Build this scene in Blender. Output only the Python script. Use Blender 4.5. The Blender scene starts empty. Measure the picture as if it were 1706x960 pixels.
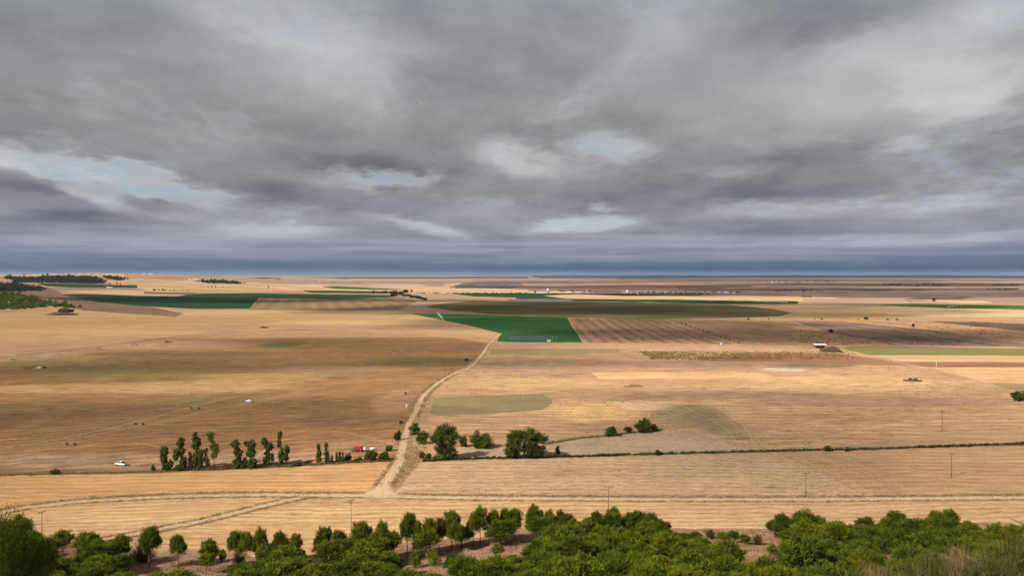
import bpy, bmesh, math, random
import numpy as np
from mathutils import Vector, Matrix, geometry, noise as mnoise

random.seed(7)
RNG = np.random.default_rng(7)
SC = bpy.context.scene
COL = SC.collection
PI = math.pi

# ------------------------------------------------------------------ camera, light, exposure
CAM_H = 75.0
FPX = 1339.0                      # focal length in pixels of the 1706 px wide photograph
CX, CY, HORIZON = 853.0, 480.0, 459.0
TILT = math.atan((CY - HORIZON) / FPX)
cam = bpy.data.cameras.new('camera')
cam.sensor_width = 36.0
cam.lens = 36.0 * FPX / 1706.0
cam.clip_start = 0.5
cam.clip_end = 200000.0
cam_o = bpy.data.objects.new('camera', cam)
COL.objects.link(cam_o)
cam_o.location = (0, 0, CAM_H)
cam_o.rotation_euler = (PI / 2 - TILT, 0, 0)
SC.camera = cam_o

SUN_EL = math.radians(36)
SUN_H = Vector((0.76, 0.65, 0)).normalized()         # horizontal direction the light travels in
SUN_D = Vector((SUN_H.x * math.cos(SUN_EL), SUN_H.y * math.cos(SUN_EL), -math.sin(SUN_EL)))
sun = bpy.data.lights.new('sun', 'SUN')
sun.energy = 4.6
sun.angle = math.radians(0.5)
sun.color = (1.0, 0.93, 0.82)
sun_o = bpy.data.objects.new('sun', sun)
COL.objects.link(sun_o)
sun_o.location = (-60, -60, 200)
sun_o.rotation_euler = SUN_D.to_track_quat('-Z', 'Y').to_euler()

EXPOSURE = 0.42
EXPF = 2 ** EXPOSURE
SC.view_settings.view_transform = 'Standard'
SC.view_settings.look = 'None'
SC.view_settings.exposure = EXPOSURE
SC.view_settings.gamma = 1.0
SC.view_settings.use_curve_mapping = False
SC.cycles.use_denoising = True
SC.cycles.max_bounces = 4
SC.cycles.diffuse_bounces = 2
SC.cycles.transmission_bounces = 2
SC.cycles.volume_bounces = 0
SC.cycles.transparent_max_bounces = 24


class G:
    """small node graph writer"""
    def __init__(s, tree):
        s.t = tree
        s.t.nodes.clear()

    def n(s, typ, **kw):
        nd = s.t.nodes.new(typ)
        for k, v in kw.items():
            setattr(nd, k, v)
        return nd

    def put(s, sock, v):
        if v is None:
            return
        if isinstance(v, bpy.types.NodeSocket):
            s.t.links.new(v, sock)
        else:
            if hasattr(sock, 'default_value'):
                try:
                    if len(sock.default_value) == 4 and len(v) == 3:
                        v = (*v, 1.0)
                except TypeError:
                    pass
                sock.default_value = v

    def m(s, op, a, b=None, c=None, clamp=False):
        nd = s.n('ShaderNodeMath', operation=op, use_clamp=clamp)
        s.put(nd.inputs[0], a)
        s.put(nd.inputs[1], b)
        s.put(nd.inputs[2], c)
        return nd.outputs[0]

    def v(s, op, a, b=None, scale=None):
        nd = s.n('ShaderNodeVectorMath', operation=op)
        s.put(nd.inputs[0], a)
        s.put(nd.inputs[1], b)
        if scale is not None:
            s.put(nd.inputs['Scale'], scale)
        return nd.outputs['Value'] if op in ('LENGTH', 'DOT_PRODUCT', 'DISTANCE') else nd.outputs['Vector']

    def mix(s, f, a, b, blend='MIX'):
        nd = s.n('ShaderNodeMix', data_type='RGBA', blend_type=blend)
        s.put(nd.inputs['Factor'], f)
        s.put(nd.inputs[6], a)
        s.put(nd.inputs[7], b)
        return nd.outputs[2]

    def comb(s, x=0.0, y=0.0, z=0.0):
        nd = s.n('ShaderNodeCombineXYZ')
        s.put(nd.inputs[0], x); s.put(nd.inputs[1], y); s.put(nd.inputs[2], z)
        return nd.outputs[0]

    def sep(s, vec):
        nd = s.n('ShaderNodeSeparateXYZ')
        s.put(nd.inputs[0], vec)
        return nd.outputs

    def noise(s, vec, scale=1.0, detail=4.0, rough=0.5, dist=0.0, color=False):
        nd = s.n('ShaderNodeTexNoise')
        s.put(nd.inputs['Vector'], vec)
        nd.inputs['Scale'].default_value = scale
        nd.inputs['Detail'].default_value = detail
        nd.inputs['Roughness'].default_value = rough
        nd.inputs['Distortion'].default_value = dist
        return nd.outputs['Color'] if color else nd.outputs[0]

    def ramp(s, f, stops, interp='LINEAR'):
        nd = s.n('ShaderNodeValToRGB')
        cr = nd.color_ramp
        cr.interpolation = interp
        while len(cr.elements) > 1:
            cr.elements.remove(cr.elements[-1])
        for i, (p, c) in enumerate(stops):
            e = cr.elements[0] if i == 0 else cr.elements.new(p)
            e.position = p
            c = (c, c, c) if isinstance(c, (int, float)) else c
            e.color = (*c, 1.0)
        s.put(nd.inputs[0], f)
        return nd.outputs[0]

    def smooth(s, f, a, b, lo=0.0, hi=1.0):
        nd = s.n('ShaderNodeMapRange', interpolation_type='SMOOTHSTEP')
        s.put(nd.inputs[0], f)
        nd.inputs[1].default_value = a; nd.inputs[2].default_value = b
        nd.inputs[3].default_value = lo; nd.inputs[4].default_value = hi
        return nd.outputs[0]


# ------------------------------------------------------------------ sky (world)
world = bpy.data.worlds.new('World')
SC.world = world
world.use_nodes = True


def build_world():
    g = G(world.node_tree)
    tc = g.n('ShaderNodeTexCoord').outputs['Generated']
    d = g.v('NORMALIZE', tc)
    x, y, z = g.sep(d)
    az = g.m('ARCTAN2', x, y)
    el = g.m('ARCSINE', z)
    zc = g.m('ADD', g.m('MAXIMUM', z, 0.0), 0.17)
    q = g.comb(g.m('DIVIDE', x, zc), g.m('DIVIDE', y, zc), 0.0)     # the flat deck of cloud seen in perspective
    qs = g.v('MULTIPLY', q, (1.75, 1.35, 1.0))
    w1 = g.v('SUBTRACT', g.noise(g.v('ADD', qs, (3.1, 7.7, 0)), 0.55, 5, 0.55, color=True), (0.5, 0.5, 0.5))
    w2 = g.v('SUBTRACT', g.noise(g.v('ADD', qs, (13.1, 2.7, 0)), 2.4, 6, 0.6, color=True), (0.5, 0.5, 0.5))
    wel = g.smooth(el, 0.0, 0.22, 0.15, 1.0)
    wv = g.v('ADD', g.v('MULTIPLY', w1, (0.20, 0.09, 0)), g.v('MULTIPLY', w2, (0.16, 0.07, 0)))
    uv = g.v('ADD', g.comb(az, el, 0.0), g.v('SCALE', wv, scale=wel))
    qw = g.v('ADD', qs, g.v('ADD', g.v('SCALE', w1, scale=0.7), g.v('SCALE', w2, scale=0.22)))

    def puffs(vec):
        """billowing cloud: broad swells, middling lumps, cauliflower heads"""
        f1 = g.noise(g.v('ADD', vec, (0.7, 1.9, 0)), 0.62, 6, 0.46)
        f2 = g.noise(g.v('ADD', vec, (5.7, 9.9, 0)), 1.9, 5, 0.44)
        vo = g.n('ShaderNodeTexVoronoi', feature='SMOOTH_F1', voronoi_dimensions='2D')
        g.put(vo.inputs['Vector'], vec)
        vo.inputs['Scale'].default_value = 1.15
        vo.inputs['Detail'].default_value = 4.0
        vo.inputs['Roughness'].default_value = 0.48
        vo.inputs['Lacunarity'].default_value = 2.3
        vo.inputs['Smoothness'].default_value = 0.5
        h = g.m('MULTIPLY_ADD', g.m('SUBTRACT', f1, 0.5), 1.75, g.m('MULTIPLY', g.m('SUBTRACT', f2, 0.5), 0.55))
        return g.m('MULTIPLY_ADD', g.m('SUBTRACT', 0.45, vo.outputs['Distance']), 0.45, h)

    hgt = puffs(qw)
    hgt2 = puffs(g.v('ADD', qw, (0.16, -0.26, 0.0)))        # the same heap a little towards the light
    emb = g.m('SUBTRACT', hgt, hgt2)
    nfin = g.noise(g.v('ADD', qw, (1.7, 4.9, 3)), 7.0, 6, 0.6)
    base = g.ramp(g.m('MULTIPLY', el, 2.5), [
        (0.0, (0.078, 0.135, 0.230)), (0.022, (0.080, 0.134, 0.230)), (0.040, (0.140, 0.185, 0.275)),
        (0.062, (0.240, 0.270, 0.340)), (0.095, (0.320, 0.335, 0.385)), (0.15, (0.310, 0.308, 0.342)),
        (0.24, (0.278, 0.270, 0.292)), (0.34, (0.275, 0.268, 0.274)), (0.48, (0.300, 0.295, 0.293)),
        (0.67, (0.315, 0.314, 0.325)), (0.86, (0.315, 0.319, 0.340)), (1.0, (0.33, 0.335, 0.36))])

    def blob(px, py, rx, ry, rot=0.0):
        u0 = math.atan((px - CX) / FPX)
        v0 = math.atan((HORIZON - py) / FPX * math.cos(u0))
        mp = g.n('ShaderNodeMapping', vector_type='TEXTURE')
        g.put(mp.inputs['Vector'], uv)
        mp.inputs['Location'].default_value = (u0, v0, 0)
        mp.inputs['Rotation'].default_value = (0, 0, rot)
        mp.inputs['Scale'].default_value = (rx / FPX, ry / FPX, 1)
        gr = g.n('ShaderNodeTexGradient', gradient_type='SPHERICAL')
        g.put(gr.inputs[0], mp.outputs[0])
        return g.smooth(gr.outputs['Fac'], 0.0, 0.85)

    def add(items):
        acc = None
        for (px, py, rx, ry, rot, a) in items:
            b = blob(px, py, rx, ry, rot)
            acc = g.m('MULTIPLY', b, a) if acc is None else g.m('MULTIPLY_ADD', b, a, acc)
        return acc

    light = add([
        (1500, 125, 290, 120, -0.15, 0.13), (1600, 150, 130, 75, -0.3, 0.18), (1340, 140, 280, 110, 0.1, 0.06),
        (860, 266, 130, 36, -0.25, 0.19), (500, 130, 240, 100, 0.2, 0.05), (460, 40, 170, 70, 0, 0.05),
        (1180, 100, 260, 110, 0.1, 0.05), (1240, 205, 300, 60, 0.0, 0.05), (150, 130, 220, 80, 0.3, 0.03),
        (600, 110, 190, 80, 0, 0.07), (640, 240, 480, 75, 0.05, -0.04), (600, 276, 360, 46, 0.05, -0.03), (300, 190, 320, 70, 0.1, -0.045),
        (960, 80, 150, 90, 0.3, -0.06), (1400, 290, 420, 75, 0.0, -0.055), (1050, 330, 240, 42, 0.0, -0.05),
        (1380, 15, 210, 60, 0.2, -0.08), (60, 210, 240, 60, 0.0, -0.03), (1690, 250, 130, 90, 0.0, -0.05),
        (190, 352, 170, 30, 0.1, -0.07), (60, 372, 130, 24, 0.1, -0.06), (420, 330, 150, 30, 0.0, -0.03),
        (300, 80, 260, 90, 0.0, -0.035), (1260, 385, 260, 24, 0.0, -0.05), (660, 345, 220, 30, 0, -0.04),
        (1560, 400, 260, 12, 0.0, 0.07), (1000, 432, 500, 10, 0.0, 0.05), (300, 400, 300, 16, 0.0, 0.05)])
    hole = add([
        (45, 272, 190, 36, -0.1, 0.72), (180, 300, 220, 30, -0.1, 0.66), (300, 322, 150, 26, -0.2, 0.6), (590, 302, 190, 26, 0.0, 0.45),
        (650, 294, 90, 18, 0.0, 0.45), (990, 372, 130, 20, 0.05, 0.75), (1005, 345, 50, 14, 0.0, 0.5), (920, 380, 120, 14, 0.0, 0.6),
        (700, 378, 130, 18, -0.2, 0.7), (470, 388, 160, 16, 0.0, 0.6), (1005, 240, 110, 36, 0.0, 0.42), (1490, 235, 80, 26, 0.0, 0.3),
        (1300, 345, 190, 24, 0.0, 0.5), (1560, 345, 180, 22, 0.0, 0.3), (1650, 40, 110, 110, 0.0, 0.35), (1400, 400, 300, 14, 0.0, 0.4),
        (160, 330, 120, 20, -0.3, 0.6), (940, 185, 60, 40, 0, 0.25), (1200, 270, 110, 26, 0, 0.3), (560, 50, 120, 60, 0.3, 0.2)])
    # thickness of the cloud: blue shows where it runs out, thin margins are pale, deep parts grey
    amp = g.smooth(el, 0.012, 0.10, 0.30, 1.0)
    T = g.m('SUBTRACT', g.m('MULTIPLY_ADD', hgt, amp, 0.62), g.m('MULTIPLY', hole, 0.95))
    veil = g.noise(g.v('ADD', qs, (8.1, 3.3, 0)), 3.0, 7, 0.55)
    T = g.m('MULTIPLY_ADD', g.m('SUBTRACT', nfin, 0.5), g.m('MULTIPLY', amp, 0.45), T)
    hm = g.m('MULTIPLY', g.m('MULTIPLY', g.smooth(T, -0.60, 0.30, 0.9, 0.0), g.smooth(veil, 0.36, 0.66, 0.12, 1.0)), g.smooth(el, 0.012, 0.03))
    edge = g.ramp(g.m('MULTIPLY_ADD', T, 0.5, 0.25), [(0.0, 0.62), (0.20, 0.60), (0.29, 0.50), (0.40, 0.36), (0.52, 0.27), (0.65, 0.23), (0.85, 0.20), (1.0, 0.18)])
    eoff = g.m('MULTIPLY', g.m('SUBTRACT', g.sep(edge)[0], 0.27), g.smooth(el, 0.012, 0.08, 0.10, 0.70))
    lum = g.m('ADD', light, eoff)
    lum = g.m('MULTIPLY_ADD', emb, g.m('MULTIPLY', amp, 0.22), lum)
    lum = g.m('MULTIPLY_ADD', g.m('MULTIPLY', g.m('SUBTRACT', nfin, 0.5), amp), 0.035, lum)
    base = g.v('MULTIPLY', base, (0.94, 0.955, 0.99))
    lumc = g.v('MULTIPLY', g.comb(lum, lum, lum), (1.0, 0.995, 0.985))
    cloud = g.v('MAXIMUM', g.v('ADD', base, lumc), (0.06, 0.08, 0.12))
    # thin streaks of lit cloud low over the horizon
    st = g.noise(g.v('MULTIPLY', g.comb(az, el, 0.0), (4.0, 120.0, 1.0)), 1.0, 4, 0.55)
    stm = g.m('MULTIPLY', g.smooth(el, 0.006, 0.03), g.smooth(el, 0.03, 0.075, 1.0, 0.0))
    cloud = g.v('ADD', cloud, g.v('SCALE', g.comb(0.13, 0.135, 0.14), scale=g.m('MULTIPLY', g.m('SUBTRACT', g.smooth(st, 0.3, 0.75), 0.4), stm)))
    sky = g.n('ShaderNodeTexSky', sky_type='NISHITA')
    sky.sun_disc = False
    sky.sun_elevation = SUN_EL
    sky.sun_rotation = math.atan2(-SUN_H.x, -SUN_H.y)
    sky.altitude = 800
    b1 = g.n('ShaderNodeBackground')
    g.put(b1.inputs[0], g.v('MULTIPLY', sky.outputs[0], (0.96, 1.0, 1.02))); b1.inputs[1].default_value = 0.07
    b2 = g.n('ShaderNodeBackground')
    g.put(b2.inputs[0], cloud); b2.inputs[1].default_value = 1.0 / EXPF
    mx = g.n('ShaderNodeMixShader')
    g.put(mx.inputs[0], hm)
    g.t.links.new(b2.outputs[0], mx.inputs[1])
    g.t.links.new(b1.outputs[0], mx.inputs[2])
    out = g.n('ShaderNodeOutputWorld')
    g.t.links.new(mx.outputs[0], out.inputs[0])
    world.cycles.sampling_method = 'MANUAL'
    world.cycles.sample_map_resolution = 512


build_world()

# ------------------------------------------------------------------ terrain
_T = np.array([-40, 0, 20, 45, 100, 145, 185, 225, 250, 290, 600])
_Z = np.array([0, 0, 2.2, 8, 17.5, 29.5, 47, 65, 73.2, 75, 76])
_tt = np.linspace(-40, 600, 1281)
_k = np.ones(31) / 31
_zz = np.convolve(np.pad(np.interp(_tt, _T, _Z), 15, mode='edge'), _k, mode='valid')


def sstep(a, b, v):
    t = np.clip((v - a) / (b - a), 0, 1)
    return t * t * (3 - 2 * t)


def H(x, y):
    x = np.asarray(x, float); y = np.asarray(y, float)
    r = np.hypot(x, y)
    foot = np.interp(x, [-400, -135, -95, -60, -25, 0, 60, 130, 400], [238, 226, 213, 211, 221, 233, 234, 238, 250])
    foot = foot + 3.0 * np.sin(x / 23.0) + 2 * np.sin(x / 9.1 + 1)
    z = np.interp(foot - y, _tt, _zz)
    z = z + 11.0 * np.exp(-((x + 38) / 16) ** 2 - ((y - 62) / 22) ** 2)
    z = z + 7.5 * np.exp(-((x - 40) / 22) ** 2 - ((y - 56) / 24) ** 2)
    fade = sstep(260, 420, y)
    und = 1.1 * np.sin(x / 190 + 0.7) * np.sin(y / 230 + 0.4) + 0.6 * np.sin(x / 83 + y / 120)
    z = z + und * fade
    # plateau far on the left, the end of the escarpment
    z = z + 84 * np.exp(-((y - 4700) / 1000) ** 2) * sstep(-500, -1950, x) * (1 + 0.05 * np.sin(x / 210))
    z = z + 42 * np.exp(-((x + 1500) / 330) ** 2 - ((y - 1980) / 210) ** 2)
    z = z + 26 * np.exp(-((x + 1900) / 420) ** 2 - ((y - 2800) / 260) ** 2)
    # the far country rises slowly
    a = np.arctan2(x, np.maximum(y, 1))
    ridge = 0.55 + 0.28 * sstep(-0.05, 0.25, a) + 0.10 * np.sin(a * 17 + 1) + 0.06 * np.sin(a * 43) + 0.03 * np.sin(a * 97)
    z = z + 92 * sstep(15000, 27000, r) * ridge
    z = z + 6 * fade * sstep(2500, 6000, r) * (np.sin(x / 900 + 1) * np.sin(y / 700) + 0.6 * np.sin(x / 370 + y / 510))
    return z


cR = np.array(cam_o.rotation_euler.to_matrix())


def ray(px, py):
    px = np.asarray(px, float); py = np.asarray(py, float)
    d = np.stack([(px - CX) / FPX, -(py - CY) / FPX, -np.ones_like(px + py)], -1)
    return d @ cR.T


_TS = np.geomspace(60, 44000, 900)


def at(px, py):
    """ground point (numpy Nx3) seen at photo pixels"""
    px = np.atleast_1d(np.asarray(px, float)); py = np.atleast_1d(np.asarray(py, float))
    D = ray(px, py)
    N = len(px)
    lo = np.zeros(N); hi = np.zeros(N)
    for s0 in range(0, N, 200):
        d = D[s0:s0 + 200]
        gap = CAM_H + _TS[None, :] * d[:, 2:3] - H(_TS[None, :] * d[:, 0:1], _TS[None, :] * d[:, 1:2])
        neg = gap < 0
        k = np.where(neg.any(1), neg.argmax(1), len(_TS) - 1)
        hi[s0:s0 + 200] = _TS[k]; lo[s0:s0 + 200] = _TS[np.maximum(k - 1, 0)]
    for _ in range(24):
        mi = 0.5 * (lo + hi)
        below = CAM_H + mi * D[:, 2] - H(mi * D[:, 0], mi * D[:, 1]) < 0
        hi = np.where(below, mi, hi); lo = np.where(below, lo, mi)
    x, y = hi * D[:, 0], hi * D[:, 1]
    return np.stack([x, y, H(x, y)], 1)


def at1(px, py):
    return Vector(at(px, py)[0])


def at_depth(px, dist):
    """ground point in the column px at depth y = dist"""
    d = ray(px, HORIZON)
    x = d[0] / d[1] * dist
    return Vector((float(x), float(dist), float(H(x, dist))))


def z_at(px, py, dist):
    """height of the sight line through px, py at depth y = dist"""
    d = ray(px, py)
    return CAM_H + float(d[2] / d[1]) * dist


def proj(x, y, z):
    v = np.array([x, y, z - CAM_H]) @ cR
    return CX + FPX * v[0] / -v[2], CY - FPX * v[1] / -v[2]


# ------------------------------------------------------------------ materials
def new_mat(name):
    m = bpy.data.materials.new(name)
    m.use_nodes = True
    g = G(m.node_tree)
    return m, g


def finish(g, shader):
    o = g.n('ShaderNodeOutputMaterial')
    g.t.links.new(shader, o.inputs[0])


def field_mat(name, c1, c2, c3=None, ang=0.0, streak=0.45, sx=0.012, sy=0.16, patch=(0.004, 0.009), grit=0.6, period=0.0,
              rowamp=0.0, c4=None, spots=0.0, wob=1.2, soil_and_light=()):
    """soils: soft-edged areas of another soil or cover, some painting sun or shade, (photo px, py, half width, half height, colour, amount)"""
    tone = lambda c: (c[0] * .91, c[1] * .895, c[2] * .97)
    c1, c2 = tone(c1), tone(c2)
    c3 = tone(c3) if c3 else tuple(v * 0.55 for v in c1)
    m, g = new_mat(name)
    pos = g.n('ShaderNodeNewGeometry').outputs['Position']
    rt = g.n('ShaderNodeVectorRotate', rotation_type='Z_AXIS')
    g.put(rt.inputs['Vector'], pos)
    rt.inputs['Angle'].default_value = -ang
    wob_n = g.v('SUBTRACT', g.noise(pos, 0.012, 3, 0.5, color=True), (0.5, 0.5, 0.5))
    r = g.v('ADD', rt.outputs[0], g.v('SCALE', wob_n, scale=wob * 12.0))
    n2 = g.noise(g.v('MULTIPLY', r, (patch[0], patch[1], 0)), 1.0, 6, 0.58)
    n1 = g.noise(g.v('MULTIPLY', r, (sx, sy, 0)), 1.0, 6, 0.62)
    n1b = g.noise(g.v('MULTIPLY', r, (sx * 7, sy * 3.2, 0)), 1.0, 3, 0.6)
    n1c = g.noise(g.v('MULTIPLY', r, (sx * 0.4, sy * 0.22, 0)), 1.0, 5, 0.6)
    n3 = g.noise(pos, 0.55, 4, 0.72)
    n4 = g.noise(pos, 0.035, 5, 0.6)
    col = g.mix(g.smooth(n2, 0.36, 0.64), c1, c2)
    col = g.mix(g.m('MULTIPLY', g.smooth(n1, 0.45, 0.68), streak), col, c3)
    if soil_and_light:
        wv = g.v('SUBTRACT', g.noise(g.v('MULTIPLY', r, (0.006, 0.016, 0)), 1.0, 5, 0.6, color=True), (0.5, 0.5, 0.5))
        for (px, py, rx, ry, c, a) in soil_and_light:
            p0 = at1(px, py)
            wy = abs(at1(px, py - ry).y - at1(px, py + ry).y) / 2
            wx = rx * p0.y / FPX
            mp = g.n('ShaderNodeMapping', vector_type='TEXTURE')
            g.put(mp.inputs['Vector'], g.v('ADD', g.v('MULTIPLY', pos, (1, 1, 0)), g.v('MULTIPLY', wv, (wx * 1.3, wy * 1.5, 0))))
            mp.inputs['Location'].default_value = (p0.x, p0.y, 0)
            mp.inputs['Scale'].default_value = (wx * 1.25, wy * 1.25, 1)
            gr = g.n('ShaderNodeTexGradient', gradient_type='SPHERICAL')
            g.put(gr.inputs[0], mp.outputs[0])
            f = g.m('MULTIPLY_ADD', g.m('SUBTRACT', n1, 0.5), 0.9, gr.outputs['Fac'])
            f = g.m('MULTIPLY', f, g.smooth(gr.outputs['Fac'], 0.0, 0.15))
            col = g.mix(g.smooth(f, 0.05, 0.55, 0.0, a), col, tone(c))
    if c4:
        col = g.mix(g.m('MULTIPLY', g.smooth(n4, 0.52, 0.70), 0.7), col, tone(c4))
    k = g.m('MULTIPLY_ADD', g.m('SUBTRACT', n3, 0.5), grit, 1.0)
    k = g.m('MULTIPLY_ADD', g.m('SUBTRACT', n1b, 0.5), grit * 2.0, k)
    k = g.m('MULTIPLY_ADD', g.m('SUBTRACT', n4, 0.5), grit * 0.5, k)
    k = g.m('MULTIPLY_ADD', g.m('SUBTRACT', n1c, 0.5), grit * 0.9, k)
    if spots:
        sp = g.noise(g.v('MULTIPLY', r, (0.10, 0.30, 0)), 1.0, 3, 0.6)
        k = g.m('MULTIPLY', k, g.smooth(sp, 0.60, 0.72, 1.0, 1.0 - spots))
    if period:
        ry = g.sep(r)[1]
        sn = g.m('SINE', g.m('MULTIPLY', ry, 2 * PI / period))
        k = g.m('MULTIPLY_ADD', g.m('MULTIPLY', sn, g.smooth(n4, 0.2, 0.6)), rowamp, k)
    col = g.v('SCALE', col, scale=g.m('MAXIMUM', k, 0.15))
    b = g.n('ShaderNodeBsdfDiffuse')
    g.put(b.inputs['Color'], col)
    b.inputs['Roughness'].default_value = 0.8
    finish(g, b.outputs[0])
    return m


def leaf_mat(name, c1, c2, c3=None, scale=0.9, trans=0.28):
    m, g = new_mat(name)
    tc = g.n('ShaderNodeTexCoord').outputs['Object']
    rnd = g.n('ShaderNodeObjectInfo').outputs['Random']
    a = g.n('ShaderNodeAttribute', attribute_name='tint').outputs['Fac']
    n = g.noise(tc, scale, 3, 0.6)
    col = g.mix(g.smooth(g.m('MULTIPLY_ADD', a, 0.5, g.m('MULTIPLY', n, 0.6)), 0.25, 0.85), c1, c2)
    if c3:
        col = g.mix(g.smooth(g.m('ADD', g.m('MULTIPLY', rnd, 0.6), g.m('MULTIPLY', a, 0.4)), 0.35, 1.0, 0.0, 0.8), col, c3)
    b = g.n('ShaderNodeBsdfDiffuse'); g.put(b.inputs[0], col)
    t = g.n('ShaderNodeBsdfTranslucent'); g.put(t.inputs[0], g.v('MULTIPLY', col, (1.2, 1.15, 0.7)))
    mx = g.n('ShaderNodeMixShader'); mx.inputs[0].default_value = trans
    g.t.links.new(b.outputs[0], mx.inputs[1]); g.t.links.new(t.outputs[0], mx.inputs[2])
    finish(g, mx.outputs[0])
    return m


def plain_mat(name, col, rough=0.6, metal=0.0, var=0.15, scale=3.0):
    m, g = new_mat(name)
    tc = g.n('ShaderNodeTexCoord').outputs['Object']
    n = g.noise(tc, scale, 4, 0.6)
    c = g.v('SCALE', g.mix(0.0, col, col), scale=g.m('MULTIPLY_ADD', g.m('SUBTRACT', n, 0.5), var * 2, 1.0))
    p = g.n('ShaderNodeBsdfPrincipled')
    g.put(p.inputs['Base Color'], c)
    p.inputs['Roughness'].default_value = rough
    p.inputs['Metallic'].default_value = metal
    finish(g, p.outputs[0])
    return m


M = {}
M['bark'] = plain_mat('bark', (0.13, 0.09, 0.06), 0.9, var=0.3)
M['greybark'] = plain_mat('dead_wood', (0.30, 0.27, 0.24), 0.9, var=0.25)
M['pine'] = leaf_mat('pine_needles', (0.060, 0.088, 0.009), (0.195, 0.228, 0.022), (0.225, 0.228, 0.024))
M['pine2'] = leaf_mat('dark_pine_needles', (0.044, 0.072, 0.009), (0.135, 0.178, 0.019), (0.150, 0.172, 0.021))
M['pinedark'] = leaf_mat('near_pine_needles', (0.028, 0.048, 0.008), (0.085, 0.115, 0.016), (0.09, 0.11, 0.018))  # deeper green of the near corner pine
M['leaf'] = leaf_mat('broad_leaves', (0.045, 0.072, 0.010), (0.125, 0.170, 0.022), (0.13, 0.155, 0.026))
M['poplar'] = leaf_mat('poplar_leaves', (0.045, 0.075, 0.014), (0.130, 0.175, 0.030), (0.135, 0.15, 0.034))
M['yellowleaf'] = leaf_mat('yellowing_leaves', (0.10, 0.11, 0.02), (0.23, 0.21, 0.04), (0.2, 0.15, 0.04))
M['sparseleaf'] = leaf_mat('dull_leaves', (0.05, 0.05, 0.02), (0.10, 0.10, 0.035), (0.1, 0.08, 0.03))
M['darkleaf'] = leaf_mat('far_leaves', (0.020, 0.032, 0.012), (0.042, 0.060, 0.020), (0.05, 0.06, 0.02))
M['brownleaf'] = leaf_mat('brown_scrub', (0.10, 0.065, 0.03), (0.19, 0.12, 0.05), (0.16, 0.12, 0.05))
M['broom'] = leaf_mat('broom_stems', (0.042, 0.060, 0.012), (0.105, 0.115, 0.026), (0.13, 0.105, 0.038))
M['strawstem'] = leaf_mat('straw_stems', (0.18, 0.12, 0.06), (0.32, 0.22, 0.115), (0.26, 0.17, 0.09))
M['drygrass'] = leaf_mat('dry_grass', (0.22, 0.14, 0.07), (0.40, 0.27, 0.14), (0.25, 0.15, 0.09), scale=0.2)
M['verge'] = leaf_mat('verge_weeds', (0.25, 0.165, 0.085), (0.44, 0.295, 0.155), (0.24, 0.175, 0.08), scale=0.15)
M['ditchgreen'] = leaf_mat('ditch_weeds', (0.035, 0.045, 0.012), (0.085, 0.095, 0.025), (0.16, 0.12, 0.05), scale=0.06)
M['maize'] = leaf_mat('dry_maize', (0.20, 0.135, 0.055), (0.34, 0.21, 0.085), (0.17, 0.15, 0.05), scale=0.05)
M['white'] = plain_mat('white_paint', (0.78, 0.78, 0.76), 0.35, var=0.04)
M['whitewall'] = plain_mat('white_wall', (0.74, 0.72, 0.68), 0.8, var=0.06)
M['red'] = plain_mat('red_paint', (0.42, 0.035, 0.04), 0.4, var=0.1)
M['green'] = plain_mat('green_paint', (0.10, 0.22, 0.12), 0.45, var=0.1)
M['glass'] = plain_mat('dark_glass', (0.02, 0.025, 0.03), 0.1, var=0.05)
M['rubber'] = plain_mat('rubber', (0.02, 0.02, 0.02), 0.8)
M['steel'] = plain_mat('galvanised_steel', (0.42, 0.43, 0.44), 0.45, 0.6)
M['darksteel'] = plain_mat('dull_steel', (0.10, 0.10, 0.10), 0.6, 0.3)
M['concrete'] = plain_mat('pole_concrete', (0.36, 0.32, 0.27), 0.9)
M['polewood'] = plain_mat('pole_wood', (0.13, 0.105, 0.08), 0.9)
M['lamp'] = plain_mat('lamp_lens', (0.7, 0.7, 0.65), 0.2)
M['tiles'] = plain_mat('roof_tiles', (0.26, 0.11, 0.07), 0.85, var=0.3)
M['greyroof'] = plain_mat('grey_roof', (0.30, 0.30, 0.30), 0.7, var=0.2)
M['whiteroof'] = plain_mat('white_sheet_roof', (0.80, 0.80, 0.78), 0.5, var=0.05)
M['stonewall'] = plain_mat('stone_wall', (0.34, 0.27, 0.20), 0.9, var=0.3)
M['panel'] = plain_mat('solar_glass', (0.045, 0.06, 0.085), 0.35, 0.1, var=0.1)
M['feather'] = plain_mat('dark_feathers', (0.03, 0.028, 0.028), 0.8)
M['earth'] = field_mat('heaped_earth', (0.10, 0.065, 0.04), (0.15, 0.10, 0.06), sx=0.2, sy=0.2, patch=(0.1, 0.1))


# ------------------------------------------------------------------ mesh helpers
def link(o, parent=None):
    COL.objects.link(o)
    if parent is not None:
        o.parent = parent
    return o


def tag(o, label=None, cat=None, group=None, kind=None):
    if label: o['label'] = label
    if cat: o['category'] = cat
    if group: o['group'] = group
    if kind: o['kind'] = kind
    return o


def empty(name, loc, rz=0.0, label=None, cat=None, group=None):
    o = bpy.data.objects.new(name, None)
    o.empty_display_size = 0.2
    o.location = loc
    o.rotation_euler = (0, 0, rz)
    link(o)
    return tag(o, label, cat, group)


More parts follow.
